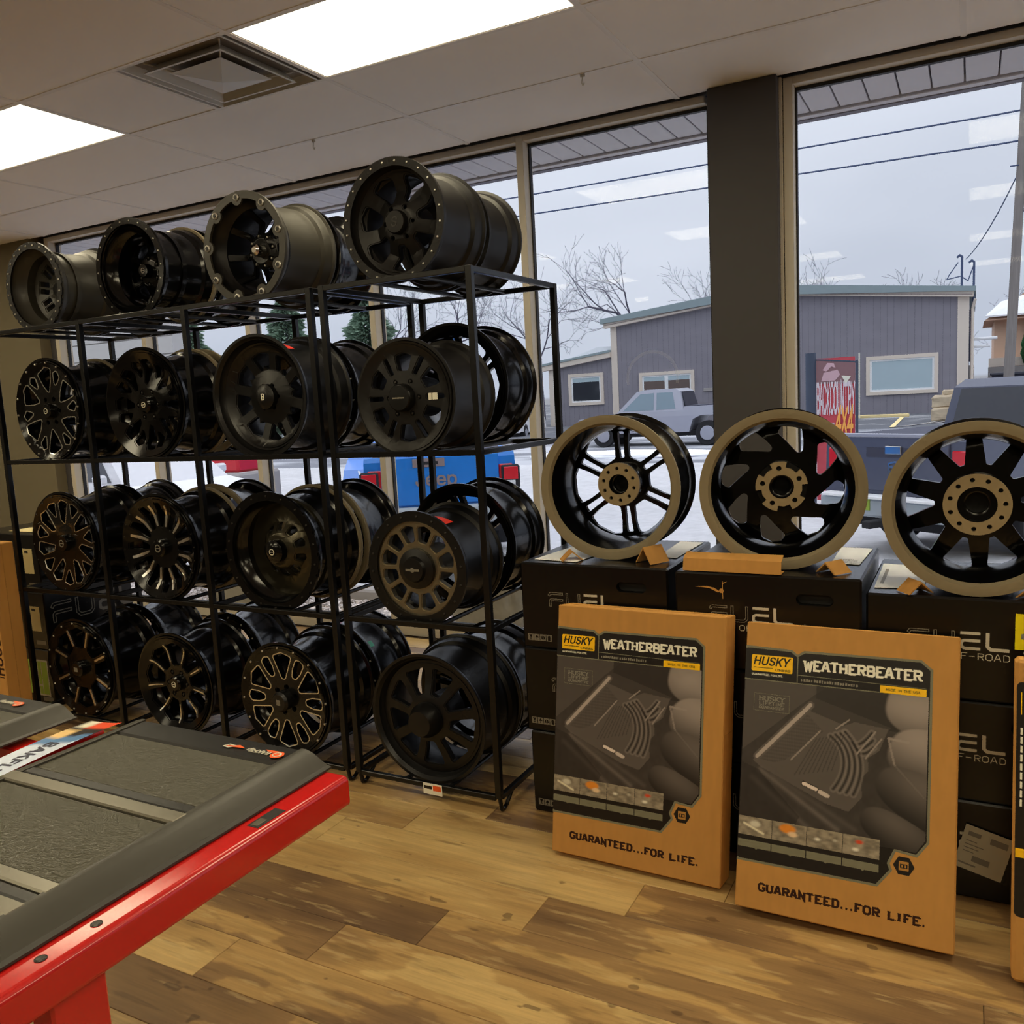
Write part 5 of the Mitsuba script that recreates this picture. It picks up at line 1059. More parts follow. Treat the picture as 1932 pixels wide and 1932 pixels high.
k = thing('curb', 'pale concrete curb between the gravel bed and the lot', 'curb'); put(k, None, rbox(-30, 12, 6.25, 6.42, gz(6.3) - 0.1, gz(6.3) + 0.10, 0.02), 'grey_block')
# gravel stones nearest the glass, too many to count
V, F, n0 = [], [], 0
ico = trimesh.creation.icosphere(subdivisions=0)
st = []
for i in range(1500):
    x, y = rng.uniform(-7.5, -1.2), rng.uniform(4.72, 6.2); r = rng.uniform(0.015, 0.035)
    v = ico.vertices*np.array([r, r*rng.uniform(.6, 1), r*rng.uniform(.5, .9)])*rng.uniform(0.8, 1.2, (12, 1)); a = rng.uniform(0, 6.3)
    v = v @ np.array([[math.cos(a), math.sin(a), 0], [-math.sin(a), math.cos(a), 0], [0, 0, 1]]) + [x, y, gz(y) + r*0.2]
    V.append(v); F.append(ico.faces + 12*i)
t = thing('gravel', 'loose pale gravel in the bed under the windows', 'gravel'); tag(t, kind='stuff')
put(t, None, trimesh.Trimesh(np.vstack(V), np.vstack(F), process=False), 'gravel')
def rock(x, y, z, sx, sy, sz, lab, seed, b='rock', cat_='rock', grp=None):
    m = trimesh.creation.icosphere(subdivisions=4); d = m.vertices.copy()
    k = np.sign(d)*np.abs(d)**0.6; k *= (0.82 + 0.36*meshkit.fbm(d*1.6 + seed, 4, seed))[:, None]
    m.vertices = k*np.array([sx, sy, sz]) + np.array([x, y, z]); t = thing('boulder', lab, cat_, grp); put(t, None, m, b, smooth=True); return t
rock(-3.05, 5.35, 0.10, 0.30, 0.22, 0.27, 'tan boulder in the gravel bed seen under the right bay of the rack', 3)
rock(-5.6, 5.5, -0.02, 0.35, 0.25, 0.2, 'low tan boulder in the gravel bed behind the left part of the rack', 8)

def prism_y(pts_xz, y0, y1):
    """Polygon in x, z pushed from y0 (near) to y1."""
    m = extr(sg.Polygon(pts_xz), y1 - y0); return on(m, frame_M((0, y1, 0), (1, 0, 0), (0, 0, 1)))
# grey building across the road: low gable facade at y = 46 and a lower wing on its left
BYF = 46.0; zg = gz(46) - 0.1
t = thing('building', 'large grey sided building with cream trim across the road', 'building')
peak = (-9.4, 6.12); zl, zr = 5.28, 5.16
put(t, 'wall', prism_y([(-17.75, zg), (-0.12, zg), (-0.12, zr), peak, (-17.75, zl)], BYF, BYF + 14), 'siding')
def fascia(p0, p1, y, h, b, d=0.5, off=0.0): return prism_y([(p0[0], p0[1] + off), (p1[0], p1[1] + off), (p1[0], p1[1] + off + h), (p0[0], p0[1] + off + h)], y - d, y)
put(t, 'roof_trim', fascia((-18.15, zl - 0.10), peak, BYF + 0.02, 0.26, 'cream_trim', 0.35), 'cream_trim'); put(t, 'roof_trim', fascia(peak, (0.05, zr - 0.06), BYF + 0.02, 0.26, 'cream_trim', 0.35), 'cream_trim')
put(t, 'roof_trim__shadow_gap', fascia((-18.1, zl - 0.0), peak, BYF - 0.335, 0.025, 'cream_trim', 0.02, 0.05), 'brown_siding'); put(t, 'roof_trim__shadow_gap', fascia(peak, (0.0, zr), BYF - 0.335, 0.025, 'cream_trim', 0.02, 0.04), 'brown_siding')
put(t, 'roof', prism_y([(-18.3, zl + 0.16), peak, (peak[0], peak[1] + 0.0), (0.15, zr + 0.18), (0.15, zr + 0.4), (peak[0], peak[1] + 0.5), (-18.3, zl + 0.42)], BYF - 0.45, BYF + 14.2), 'roof_edge')
put(t, 'corner_trim', box(-17.85, -17.5, BYF - 0.06, BYF + 0.02, zg, zl), 'cream_trim'); put(t, 'corner_trim', box(-0.60, -0.12, BYF - 0.06, BYF + 0.02, zg, zr), 'cream_trim')
def facade_window(t, x0, x1, z0, z1, y, kind, mull=False):
    w = put(t, 'window', cat([box(x0, x1, y - 0.10, y, z1 - 0.17, z1), box(x0, x1, y - 0.10, y, z0, z0 + 0.17), box(x0, x0 + 0.17, y - 0.10, y, z0, z1), box(x1 - 0.17, x1, y - 0.10, y, z0, z1)]), 'cream_trim')
    a, b, c, d = x0 + 0.17, x1 - 0.17, z0 + 0.17, z1 - 0.17
    sash = [box(a, b, y - 0.05, y, d - 0.09, d), box(a, b, y - 0.05, y, c, c + 0.09), box(a, a + 0.09, y - 0.05, y, c, d), box(b - 0.09, b, y - 0.05, y, c, d)]
    if mull: sash.append(box((a + b)/2 - 0.10, (a + b)/2 + 0.10, y - 0.06, y, c, d))
    put(w, 'sash', cat(sash), 'window_white')
    if kind == 'blind': put(w, 'pane', box(a + .09, b - .09, y - 0.02, y, c + .09, d - .09), 'blind')
    else:
        put(w, 'blind', box(a + .09, b - .09, y - 0.025, y, d - 0.32, d - .09), 'blind')
        for (p, q) in ([(a + .09, (a + b)/2 - .1), ((a + b)/2 + .1, b - .09)] if mull else [(a + .09, b - .09)]): put(w, 'pane', box(p, q, y - 0.02, y, c + .09, d - 0.32), kind)
facade_window(t, -16.25, -13.15, 0.42, 2.62, BYF, 'room_brown', True)
facade_window(t, -4.56, -1.38, 0.80, 2.68, BYF, 'blind')
put(t, 'meter_plate', rbox(-12.66, -12.15, BYF - 0.06, BYF, 1.42, 1.60, 0.02), 'grey_block'); put(t, 'outlet', rbox(-1.45, -1.30, BYF - 0.08, BYF, 0.28, 0.47, 0.02), 'window_white')
sp = put(t, 'downspout', path_tube([(0.12, 46.0, 5.0), (0.02, 46.15, 4.6), (0.02, 46.15, 0.2)], 0.07, 6), 'cream_trim')
put(t, 'side_shutter', box(-0.12, -0.02, 47.2, 49.2, 2.2, 4.6), 'bin_dark')
put(t, 'service_box', rbox(-0.14, 0.12, 46.4, 46.9, 1.1, 2.0, 0.03), 'grey_block'); put(t, 'service_pipe', path_tube([(0.06, 46.5, 1.1), (0.06, 46.5, 0.5), (0.12, 46.4, 0.2)], 0.05, 6), 'window_white')
for x, zt in ((-0.46, 7.15), (0.05, 6.85)): put(t, 'service_mast', path_tube([(x, 47.5, 5.0), (x, 47.5, zt), (x - 0.10, 47.5, zt + 0.08), (x - 0.22, 47.5, zt - 0.02)], 0.05, 6), 'wire')
put(t, 'service_cable', path_tube([(-0.62, 47.5, 6.9), (-1.0, 47.5, 6.35), (-1.1, 47.5, 6.15), (-0.5, 47.5, 6.25), (-0.2, 47.5, 6.0), (0.05, 47.5, 6.75)], 0.025, 5), 'wire')
put(t, 'side_vent', path_tube([(0.0, 46.6, 3.2), (1.05, 46.6, 3.2)], 0.07, 6), 'window_white'); put(t, 'side_vent', path_tube([(0.0, 46.6, 2.85), (0.75, 46.6, 2.85)], 0.06, 6), 'window_white')
t = thing('building', 'low grey wing with one window, left of the large grey building', 'building')
put(t, 'wall', prism_y([(-21.75, zg), (-17.85, zg), (-17.85, 3.62), (-21.75, 3.12)], BYF + 0.05, BYF + 12), 'siding')
put(t, 'roof_trim', fascia((-22.1, 3.06), (-17.87, 3.60), BYF + 0.06, 0.28, 'cream_trim', 0.3), 'cream_trim'); put(t, 'roof', fascia((-22.2, 3.34), (-17.87, 3.88), BYF + 11, 0.12, 'roof_edge', 11.3), 'roof_edge')
put(t, 'snow', prism_y([(-20.6, 3.70), (-17.9, 4.02), (-17.9, 4.22), (-18.8, 4.25)], BYF + 0.3, BYF + 8), 'snow')
put(t, 'corner_trim', box(-21.8, -21.45, BYF - 0.02, BYF + 0.06, zg, 3.1), 'cream_trim')
facade_window(t, -20.56, -18.4, 1.0, 2.80, BYF + 0.05, 'dark_pane')

# house, brick shop and clutter right of the building
t = thing('house', 'tan house with a brown snow covered roof right of the grey building', 'house')
put(t, 'wall', box(1.3, 9.0, 66, 74, -0.5, 5.2), 'house_tan'); roof = trimesh.convex.convex_hull(np.array([[0.7, 65, 5.0], [9.6, 65, 5.0], [0.7, 75, 5.0], [9.6, 75, 5.0], [4.6, 70, 8.0], [5.6, 70, 8.0]])); put(t, 'roof', roof, 'roof_brown')
put(t, 'roof__snow', trimesh.convex.convex_hull(np.array([[0.75, 65.0, 5.3], [3.4, 65.0, 5.3], [4.4, 68, 7.0], [1.7, 67.2, 6.3], [0.75, 65.0, 5.2], [3.4, 65, 5.2], [4.4, 68, 6.9]])), 'snow'); put(t, 'porch_roof', box(1.0, 4.6, 64.2, 66, 2.0, 2.55), 'cream_trim'); put(t, 'downspout', tube((3.1, 65.9, 0), (3.1, 65.9, 5.0), 0.06, 6), 'brown_siding')
t = thing('shop_building', 'brick shop with a brown sided upper front at the right edge of the picture', 'building')
put(t, 'wall', box(4.0, 16.0, 58, 62.5, -0.5, 3.9), 'brick'); put(t, 'upper_front', box(3.7, 16.2, 57.3, 58.2, 3.9, 6.7), 'brown_siding')
for i in range(8): put(t, 'upper_front__board', box(3.68, 16.2, 57.26, 57.31, 3.95 + 0.34*i, 4.2 + 0.34*i), 'brown_siding')
w = put(t, 'window', box(5.35, 7.0, 57.92, 58.0, 0.6, 2.8), 'brown_siding'); put(w, 'pane', box(5.45, 6.9, 57.88, 57.93, 0.7, 2.7), 'dark_pane'); put(t, 'wall_lamp', rbox(4.3, 4.6, 57.85, 58.0, 1.2, 1.6, 0.03), 'paper')
t = thing('waste_bin', 'dark waste container behind the utility pole', 'container'); put(t, 'body', prism_y([(1.15, -0.05), (2.75, -0.05), (2.85, 1.45), (1.05, 1.45)], 57.0, 58.2), 'bin_dark'); put(t, 'lid', rbox(0.95, 2.95, 56.9, 58.3, 1.45, 1.6, 0.03), 'car_dark')
t = thing('low_wall', 'low grey wall behind the waste container', 'wall'); put(t, None, box(0.9, 5.0, 60.0, 60.4, -0.3, 1.95), 'grey_block')
t = thing('guard_rail', 'dark low rail by the road right of the stone blocks', 'rail'); put(t, None, rbox(0.6, 4.6, 51.4, 51.7, -0.15, 0.25, 0.03), 'bin_dark')
t = thing('evergreen_bush', 'small dark green bush in front of the tan house', 'bush')
m = trimesh.creation.icosphere(subdivisions=4); d = m.vertices; m.vertices = d*np.array([0.55, 0.5, 1.15])*(0.7 + 0.6*meshkit.fbm(d*4, 4, 4))[:, None] + [3.3, 63.6, 3.0]; put(t, 'foliage', m, 'bush_green'); put(t, 'stem', tube((3.3, 63.6, -0.4), (3.3, 63.6, 2.6), 0.08, 6), 'bark')
for i, (x, y, sx, sy) in enumerate(((0.9, 41.0, 0.8, 2.4), (1.4, 54.0, 1.0, 0.5), (2.2, 48.2, 1.2, 0.6), (-0.4, 27.0, 2.5, 0.7), (-9.0, 24.0, 3.0, 0.8))):
    m = trimesh.creation.icosphere(subdivisions=3); d = m.vertices; m.vertices = d*np.array([sx, sy, 0.14])*(0.75 + 0.5*meshkit.fbm(d*2 + i, 3, i))[:, None] + [x, y, gz(y) + 0.02]
    put(thing('snow_patch', ['melting snow patch beside the stone blocks', 'thin snow strip in front of the low grey wall', 'snow strip behind the utility pole', 'dirty snow ridge along the road behind the graphite pickup', 'dirty snow ridge along the road behind the silver pickup'][i], 'snow'), None, m, 'snow')
blk = [(-0.72, 38.2, 0, .62, .5, .55), (-0.86, 38.3, .53, .5, .42, .5), (-0.62, 38.5, 1.02, .36, .35, .2), (-0.02, 38.0, 0, .42, .5, .9), (0.0, 38.1, .88, .4, .42, .42), (0.02, 38.2, 1.28, .36, .4, .28)]
for i, (x, y, z, sx, sy, sz) in enumerate(blk):
    m = rbox(-sx, sx, -sy, sy, 0, sz, 0.08).subdivide().subdivide(); m.vertices += (meshkit.noise(m.vertices*4 + i, i)[:, None] - 0.5)*0.08
    t = thing('stone_block', ['bottom tan stone block of the left pile beside the grey building', 'second tan stone block of the left pile beside the grey building', 'flat tan stone on top of the left pile beside the grey building', 'tall bottom stone of the right pile beside the grey building', 'middle stone of the right pile beside the grey building', 'topmost stone of the right pile beside the grey building'][i], 'stone')
    put(t, None, m, 'stone', T().translate([x, y, gz(y) - 0.02 + z]).rotate([0, 0, 1], 7*(i % 3) - 6))
t = thing('wheel_stop', 'pale yellow concrete wheel stop in front of the grey building', 'wheel stop'); put(t, None, rbox(-5.2, -2.45, 42.9, 43.15, gz(43) - 0.02, gz(43) + 0.14, 0.04), 'line_yellow')
for i, (a, b) in enumerate((((-2.7, 42.4), (-2.55, 34.6)), ((-2.5, 34.7), (0.2, 39.0)), ((-1.6, 36.6), (0.0, 40.6)))):
    d = np.array(b) - np.array(a); n_ = np.array([-d[1], d[0]])/np.hypot(*d)*0.09; z = gz((a[1] + b[1])/2) + 0.02
    V = np.array([[a[0] - n_[0], a[1] - n_[1], gz(a[1]) + .02], [b[0] - n_[0], b[1] - n_[1], gz(b[1]) + .02], [b[0] + n_[0], b[1] + n_[1], gz(b[1]) + .02], [a[0] + n_[0], a[1] + n_[1], gz(a[1]) + .02]])
    put(thing('parking_line', ['yellow parking line running from the wheel stop', 'faded parking line slanting toward the stone blocks', 'second faded parking line slanting toward the stone blocks'][i], 'parking line'), None, (V, np.array([[0, 1, 2], [0, 2, 3]])), 'line_yellow' if i == 0 else 'grey_block')

# utility pole, wires
t = thing('utility_pole', 'weathered wooden utility pole at the right edge of the picture', 'pole')
put(t, 'shaft', tubes([((1.03, 33, -0.4), (1.42, 33, 11.0), 0.165, 0.125)], 14), 'pole_wood', smooth=60)
put(t, 'pin', tube((1.0, 32.9, 8.05), (1.3, 32.9, 8.05), 0.02, 6), 'wire'); put(t, 'tag_plate', box(1.0, 1.06, 32.82, 32.835, 0.9, 1.15), 'print_white')
for i, (zl_, zr_) in enumerate(((9.82, 9.72), (9.05, 8.80))):
    put(thing('power_line', ['upper power line crossing the sky', 'lower power line crossing the sky'][i], 'cable'), None, path_tube([(x, 33, np.interp(x, [-60, -16, 1.3, 14], [zl_ + .25, zl_, zr_, zr_ + .35]) ) for x in np.linspace(-60, 14, 40)], 0.028, 5), 'wire')
put(thing('power_line', 'thin drop line sagging from the pole to the grey building', 'cable'), None, path_tube([(1.2 - 1.5*s_, 33 + 14.4*s_, 7.75 - 0.75*s_ - 1.1*s_*(1 - s_)) for s_ in np.linspace(0, 1, 12)], 0.02, 5), 'wire')
put(thing('power_line', 'thin line hanging down along the right side of the pole', 'cable'), None, path_tube([(1.5, 32.9, 8.9), (1.46, 32.9, 8.4), (1.50, 32.9, 7.6), (1.42, 32.9, 6.6)], 0.018, 5), 'wire')

# bare trees
def bare_tree(lab, x, y, h, spread, seed, lean=0.0, levels=5, r0=None, split=0.22, grp=None, upright=0.35):
    g = np.random.default_rng(seed); segs = {0: [], 1: [], 2: []}
    def grow(p, d, L, r, lv):
        n = 4 if lv < 2 else 3
        for i in range(n):
            d = d + g.normal(0, 0.13 if lv else 0.05, 3) + np.array([0, 0, 0.04*upright]); d /= np.linalg.norm(d)
            q = p + d*L/n; r2 = r*(0.88 if lv else 0.9); segs[0 if lv == 0 else (1 if lv < 3 else 2)].append((p, q, r, r2)); p, r = q, r2
            if lv < levels and (lv > 0 or i >= n*split*4 - 1):
                for _ in range(2 if lv == 0 else (1 if i < n - 1 else 2)):
                    a = g.uniform(0, 2*np.pi); k = np.cross(d, [math.cos(a), math.sin(a), 0.3]); k /= max(np.linalg.norm(k), 1e-6)
                    b = d*(0.75) + k*g.uniform(0.45, 0.95)*spread + np.array([0, 0, 0.16*upright]); b /= np.linalg.norm(b)
                    grow(p, b, L*g.uniform(0.5, 0.82), r*g.uniform(0.5, 0.68), lv + 1)
    r0 = r0 or h*0.018
    grow(np.array([x, y, -0.3]), np.array([lean, 0, 1.0])/math.hypot(lean, 1), h*0.46, r0, 0)
    t = thing('bare_tree', lab, 'tree', grp)
    put(t, 'trunk', tubes([(a, b, max(r, .02), max(q, .02)) for a, b, r, q in segs[0]], 8), 'bark', smooth=60); put(t, 'limbs', tubes([(a, b, max(r, .018), max(q, .016)) for a, b, r, q in segs[1]], 5), 'bark')
    k = put(t, 'twigs', tubes([(a, b, max(r, .013), max(q, .012)) for a, b, r, q in segs[2]], 3), 'bark'); tag(k, kind='stuff')
    return t
TREES = [('tall bare tree leaning left behind the grey building', -22.2, 66, 14.5, 0.85, 5, -0.16, 5), ('bare tree right of the tall leaning tree behind the grey building', -20.6, 72, 11.6, 0.8, 12, 0.05, 5), ('bare tree nearest the dark column behind the grey building', -18.0, 78, 12.4, 0.8, 23, 0.0, 5),
 ('round crowned bare tree behind the low grey wing', -30.0, 62, 10.9, 0.9, 31, 0.0, 5), ('wide bare tree seen through the rack beside the mullion', -38.0, 60, 12.0, 1.0, 44, 0.0, 5), ('bare tree behind the wheels left of the wide bare tree', -45.0, 62, 12.0, 0.95, 57, 0.0, 5),
 ('slender bare tree over the right part of the grey building', -8.9, 72, 10.4, 0.7, 61, 0.0, 5), ('bushy bare tree over the blind covered window', -5.6, 72, 9.3, 0.95, 72, 0.0, 5), ('bushy bare tree between the slender tree and the service masts', -3.4, 78, 9.0, 0.95, 83, 0.0, 5), ('pale bare tree behind the tan house', 2.0, 88, 9.8, 0.9, 90, 0.0, 5)]
for a in TREES: bare_tree(*a[:6], lean=a[6], levels=4 if a[7] > 4 else 3)
def evergreen(lab, x, y, h, w, seed):
    g = np.random.default_rng(seed); n = 9000; u = g.uniform(0, 1, n)**0.75; z = h*(1 - u)*0.97 + 0.4; rad = w*(u**0.85)*g.uniform(0.35, 1.05, n)*(0.82 + 0.18*np.sin(z*5)); a = g.uniform(0, 2*np.pi, n)
    c = np.stack([x + rad*np.cos(a), y + rad*np.sin(a), z - 0.15*rad], 1); s = g.uniform(0.16, 0.34, n)[:, None]
    e1 = np.stack([np.cos(a), np.sin(a), g.uniform(-0.5, 0.2, n)], 1)*s; e2 = np.cross(e1, g.normal(0, 1, (n, 3))); e2 *= 0.45*s/np.maximum(np.linalg.norm(e2, axis=1, keepdims=True), 1e-6)
    V = np.stack([c - e2, c + e2, c + e1*1.3], 1).reshape(-1, 3); t = thing('evergreen_tree', lab, 'tree')
    tag(put(t, 'needles', trimesh.Trimesh(V, np.arange(3*n).reshape(-1, 3), process=False), 'needles'), kind='stuff'); put(t, 'trunk', tubes([((x, y, -0.4), (x, y, h*0.9), h*0.02, 0.03)], 8), 'bark')
evergreen('green conifer behind the wheels, nearest the bare trees', -25.5, 34, 7.2, 2.8, 2); evergreen('green conifer left of the nearest conifer, seen through the rack', -32.5, 36, 7.6, 3.5, 4); evergreen('green conifer behind the left end of the rack', -40.0, 36, 7.4, 3.2, 6)

t = thing('building', 'pale sided building at the far left beyond the conifers', 'building')
put(t, 'wall', box(-58, -44.5, 30.0, 38, -0.4, 5.6), 'white_siding')
for i in range(10): put(t, 'board', box(-58, -44.48, 29.95, 30.0, 0.0 + 0.55*i, 0.51 + 0.55*i), 'white_siding')
t = thing('building', 'pinkish brick wall seen low between the left wheels of the rack', 'building'); put(t, 'wall', box(-21.0, -16.6, 14.5, 15.0, -0.7, 1.75), 'brick')
put(t, 'upper_wall', box(-21.0, -16.6, 14.52, 15.0, 1.75, 5.2), 'white_siding')
for i in range(8): put(t, 'board', box(-21.0, -16.58, 14.47, 14.52, 1.78 + 0.42*i, 2.17 + 0.42*i), 'white_siding')
t = thing('donation_box', 'red box with a white panel between the left windows', 'box'); put(t, 'body', rbox(-14.55, -13.55, 13.2, 13.9, 0.3, 1.35, 0.05), 'lamp_red'); put(t, 'panel', box(-14.35, -13.8, 13.18, 13.2, 0.85, 1.25), 'print_white'); put(t, 'base', rbox(-14.8, -13.3, 13.0, 14.2, gz(13.5) - .05, 0.3, 0.05), 'grey_block')

# banner sign and posts near the column
t = thing('post', 'slate grey round post outside, just right of the column', 'post'); put(t, None, tube((-2.40, 15.4, gz(15.4) - .1), (-2.40, 15.4, 2.02), 0.085, 14), 'post_slate', smooth=40)
t = thing('banner_sign', 'red and white printed banner sign on a frame outside, right of the column', 'sign')
bx0, bx1, by, bz0, bz1 = -2.31, -1.70, 15.4, gz(15.4) + 0.1, 1.92
put(t, 'sheet', box(bx0, bx1, by, by + 0.02, bz0, bz1), 'banner_red'); put(t, 'frame', cat([tube((bx1 + 0.03, by, gz(15.4) - .1), (bx1 + 0.03, by, 1.86), 0.022, 8), tube((bx0, by, bz1 - 0.02), (bx1 + 0.03, by, bz1 - 0.09), 0.015, 6)]), 'post_slate'); put(t, 'edge', box(bx1 + 0.055, bx1 + 0.075, by, by + .02, 0.9, 1.97), 'print_white')
put(t, 'picture', on(extr(sg.Polygon([(0, 0.0), (0.61, -0.06), (0.61, -0.42), (0, -0.40)]), 0.006), frame_M((bx0, by - 0.002, bz1 - .02), (1, 0, 0), (0, 0, 1))), 'banner_brown'); put(t, 'picture', on(extr(sg.Polygon([(0.10, -0.18), (0.18, -0.06), (0.28, -0.07), (0.31, -0.15), (0.24, -0.12), (0.17, -0.2)]), 0.006), frame_M((bx0, by - 0.010, bz1 - .02), (1, 0, 0), (0, 0, 1))), 'banner_pale')
put(t, 'picture', on(extr(sg.Polygon([(0.08, -0.36), (0.12, -0.22), (0.34, -0.18), (0.38, -0.26), (0.3, -0.36)]), 0.006), frame_M((bx0, by - 0.009, bz1 - .02), (1, 0, 0), (0, 0, 1))), 'banner_pale'); put(t, 'picture', on(extr(sg.Polygon([(0.40, -0.28), (0.55, -0.30), (0.47, -0.42)]), 0.006), frame_M((bx0, by - 0.011, bz1 - .02), (1, 0, 0), (0, 0, 1))), 'print_white')
bp, bw = block('BACKCOUNTRY', 0.46, 1.15, False, 1.0, 1.2, -0.0); k_ = 0.60/bw
put(t, 'lettering', on(extr(affinity.scale(bp, k_, 1, origin=(0, 0)), 0.006), frame_M((bx0 + 0.005, by - 0.010, 1.02), (1, 0, 0), (0, 0, 1))), 'banner_white', label='tall white lettering BACKCOUNTRY')
bp, bw = block('4X4', 0.40, 1.2, False, 1.0, 1.0, 0.12); k_ = 0.26/bw
put(t, 'lettering', on(extr(affinity.scale(bp, k_, 1, origin=(0, 0)), 0.006), frame_M((bx0 + 0.31, by - 0.017, 0.66), (1, 0, 0), (0, 0, 1))), 'banner_orange', label='orange lettering 4X4')
put(t, 'picture', box(bx0 + 0.15, bx0 + 0.29, by - 0.008, by, 0.60, 0.84), 'banner_pale')

# vehicles: side outline (length x, height z) pushed across the width, narrowing above the belt line
def car_side(pts, w, belt, top, tuck):
    m = extr(sg.Polygon(pts), 2.0); v = m.vertices.copy(); f = 1 - tuck*np.clip((v[:, 1] - belt)/(top - belt), 0, 1)
    m.vertices = np.stack([v[:, 0], (v[:, 2] - 1)*w*f, v[:, 1]], 1); m.invert() if False else None; trimesh.repair.fix_normals(m); return m
def side_panel(pts, w, belt, top, tuck, side, d=0.012):
    g = lambda z: w*(1 - tuck*min(max((z - belt)/(top - belt), 0), 1)) + 0.002
    P = sg.Polygon(pts); m = extr(P, 1.0); v = m.vertices.copy(); y = np.array([g(z) for z in v[:, 1]]) + (v[:, 2])*d
    m.vertices = np.stack([v[:, 0], side*y, v[:, 1]], 1); trimesh.repair.fix_normals(m); return m
def slab_between(a, b, c, d, t_=0.02):
    a, b, c, d = (np.array(q, float) for q in (a, b, c, d)); n = np.cross(b - a, d - a); n /= np.linalg.norm(n)
    return trimesh.convex.convex_hull(np.array([a, b, c, d, a + n*t_, b + n*t_, c + n*t_, d + n*t_]))
def road_wheel(t, M, x, y, r, side):
    w = lathe([(0.0001, -0.11), (r*0.62, -0.11), (r*0.66, -0.09), (r*0.95, -0.1), (r, -0.06), (r, 0.1), (r*0.9, 0.12), (0.0001, 0.12)], 28)
    k = put(t, 'road_wheel', w, 'tyre', M @ T().translate([x, y, r]).rotate([0, 0, 1], 0 if side < 0 else 180), smooth=40)
    put(k, 'rim_face', lathe([(0.0001, -0.125), (r*0.55, -0.12), (r*0.6, -0.105), (0.0001, -0.105)], 20), 'car_silver', M @ T().translate([x, y, r]).rotate([0, 0, 1], 0 if side < 0 else 180))
def pickup(lab, M, paint, L=5.8, w=0.95, glass='car_glass', red='lamp_red', hood=0.98, tailtop=1.30, roof=1.88, extra=None):
    """Front at -x, tailgate at +x; origin on the ground under the middle."""
    t = thing('pickup_truck', lab, 'truck'); h = L/2
    body = [(-h, 0.45), (-h, 0.80), (-h + 0.08, hood), (-h + 1.35, hood + 0.12), (-h + 1.45, 1.13), (h - 2.05, 1.16), (h - 2.0, tailtop - 0.02), (h - 0.03, tailtop), (h, tailtop - 0.05), (h, 0.58), (h - 0.62, 0.50), (h - 0.75, 0.86), (h - 1.05, 0.98), (h - 1.45, 0.98), (h - 1.72, 0.86), (h - 1.85, 0.45), (-h + 1.55, 0.45), (-h + 1.42, 0.86), (-h + 1.15, 0.97), (-h + 0.75, 0.97), (-h + 0.48, 0.86), (-h + 0.36, 0.45)]
    put(t, 'body', car_side(body, w, 0.95, tailtop, 0.03), paint, M)
    cab = [(-h + 1.32, 1.10), (-h + 1.45, 1.13), (-h + 2.15, roof - 0.06), (-h + 2.5, roof), (h - 2.35, roof), (h - 2.15, roof - 0.1), (h - 2.02, 1.15)]
    put(t, 'cab', car_side(cab, w - 0.03, 1.1, roof, 0.16), paint, M)
    for s in (-1, 1):
        put(t, 'side_window', side_panel([(-h + 1.68, 1.20), (-h + 2.28, roof - 0.14), (-h + 2.75, roof - 0.12), (-h + 2.75, 1.2)], w - 0.03, 1.1, roof, 0.16, s), glass, M)
        put(t, 'side_window', side_panel([(-h + 2.85, 1.2), (-h + 2.85, roof - 0.12), (h - 2.42, roof - 0.12), (h - 2.3, 1.22)], w - 0.03, 1.1, roof, 0.16, s), glass, M)
        for x in (-h + 0.95, h - 1.25): road_wheel(t, M, x, s*(w - 0.10), 0.40, s)
        put(t, 'tail_lamp', rbox(h - 0.14, h + 0.015, s*(w - 0.14) - 0.085, s*(w - 0.14) + 0.10*(1 if s > 0 else 1) , 0.86, tailtop - 0.14, 0.02), red, M)
        put(t, 'head_lamp', rbox(-h - 0.012, -h + 0.2, s*(w - 0.2) - 0.18, s*(w - 0.2) + 0.18, 0.72, 0.9, 0.03), 'lamp_clear', M)
    wy = w*0.78
    put(t, 'windscreen', slab_between((-h + 1.5, -wy, 1.17), (-h + 1.5, wy, 1.17), (-h + 2.14, wy*0.9, roof - 0.08), (-h + 2.14, -wy*0.9, roof - 0.08)), glass, M)
    put(t, 'rear_window', slab_between((h - 2.0, -wy, 1.22), (h - 2.0, wy, 1.22), (h - 2.14, wy*0.9, roof - 0.12), (h - 2.14, -wy*0.9, roof - 0.12)), 'car_glass_dark', M)
    put(t, 'bed_opening', box(h - 1.95, h - 0.12, -w + 0.12, w - 0.12, tailtop - 0.01, tailtop + 0.004), 'bin_dark', M)
    put(t, 'rear_bumper', rbox(h - 0.05, h + 0.14, -w + 0.03, w - 0.03, 0.48, 0.70, 0.03), 'bumper_grey', M); put(t, 'front_bumper', rbox(-h - 0.1, -h + 0.1, -w + 0.03, w - 0.03, 0.42, 0.66, 0.03), 'bumper_grey', M); put(t, 'underbody', box(-h + 0.3, h - 0.2, -w + 0.2, w - 0.2, 0.32, 0.5), 'tyre', M)
    return t, h, w
# silver pickup passing on the road, driving left
M = T().translate([-9.15, 28.5, gz(28.5)])
t, h, w = pickup('silver pickup truck driving left along the road beyond the glass', M, 'car_silver')
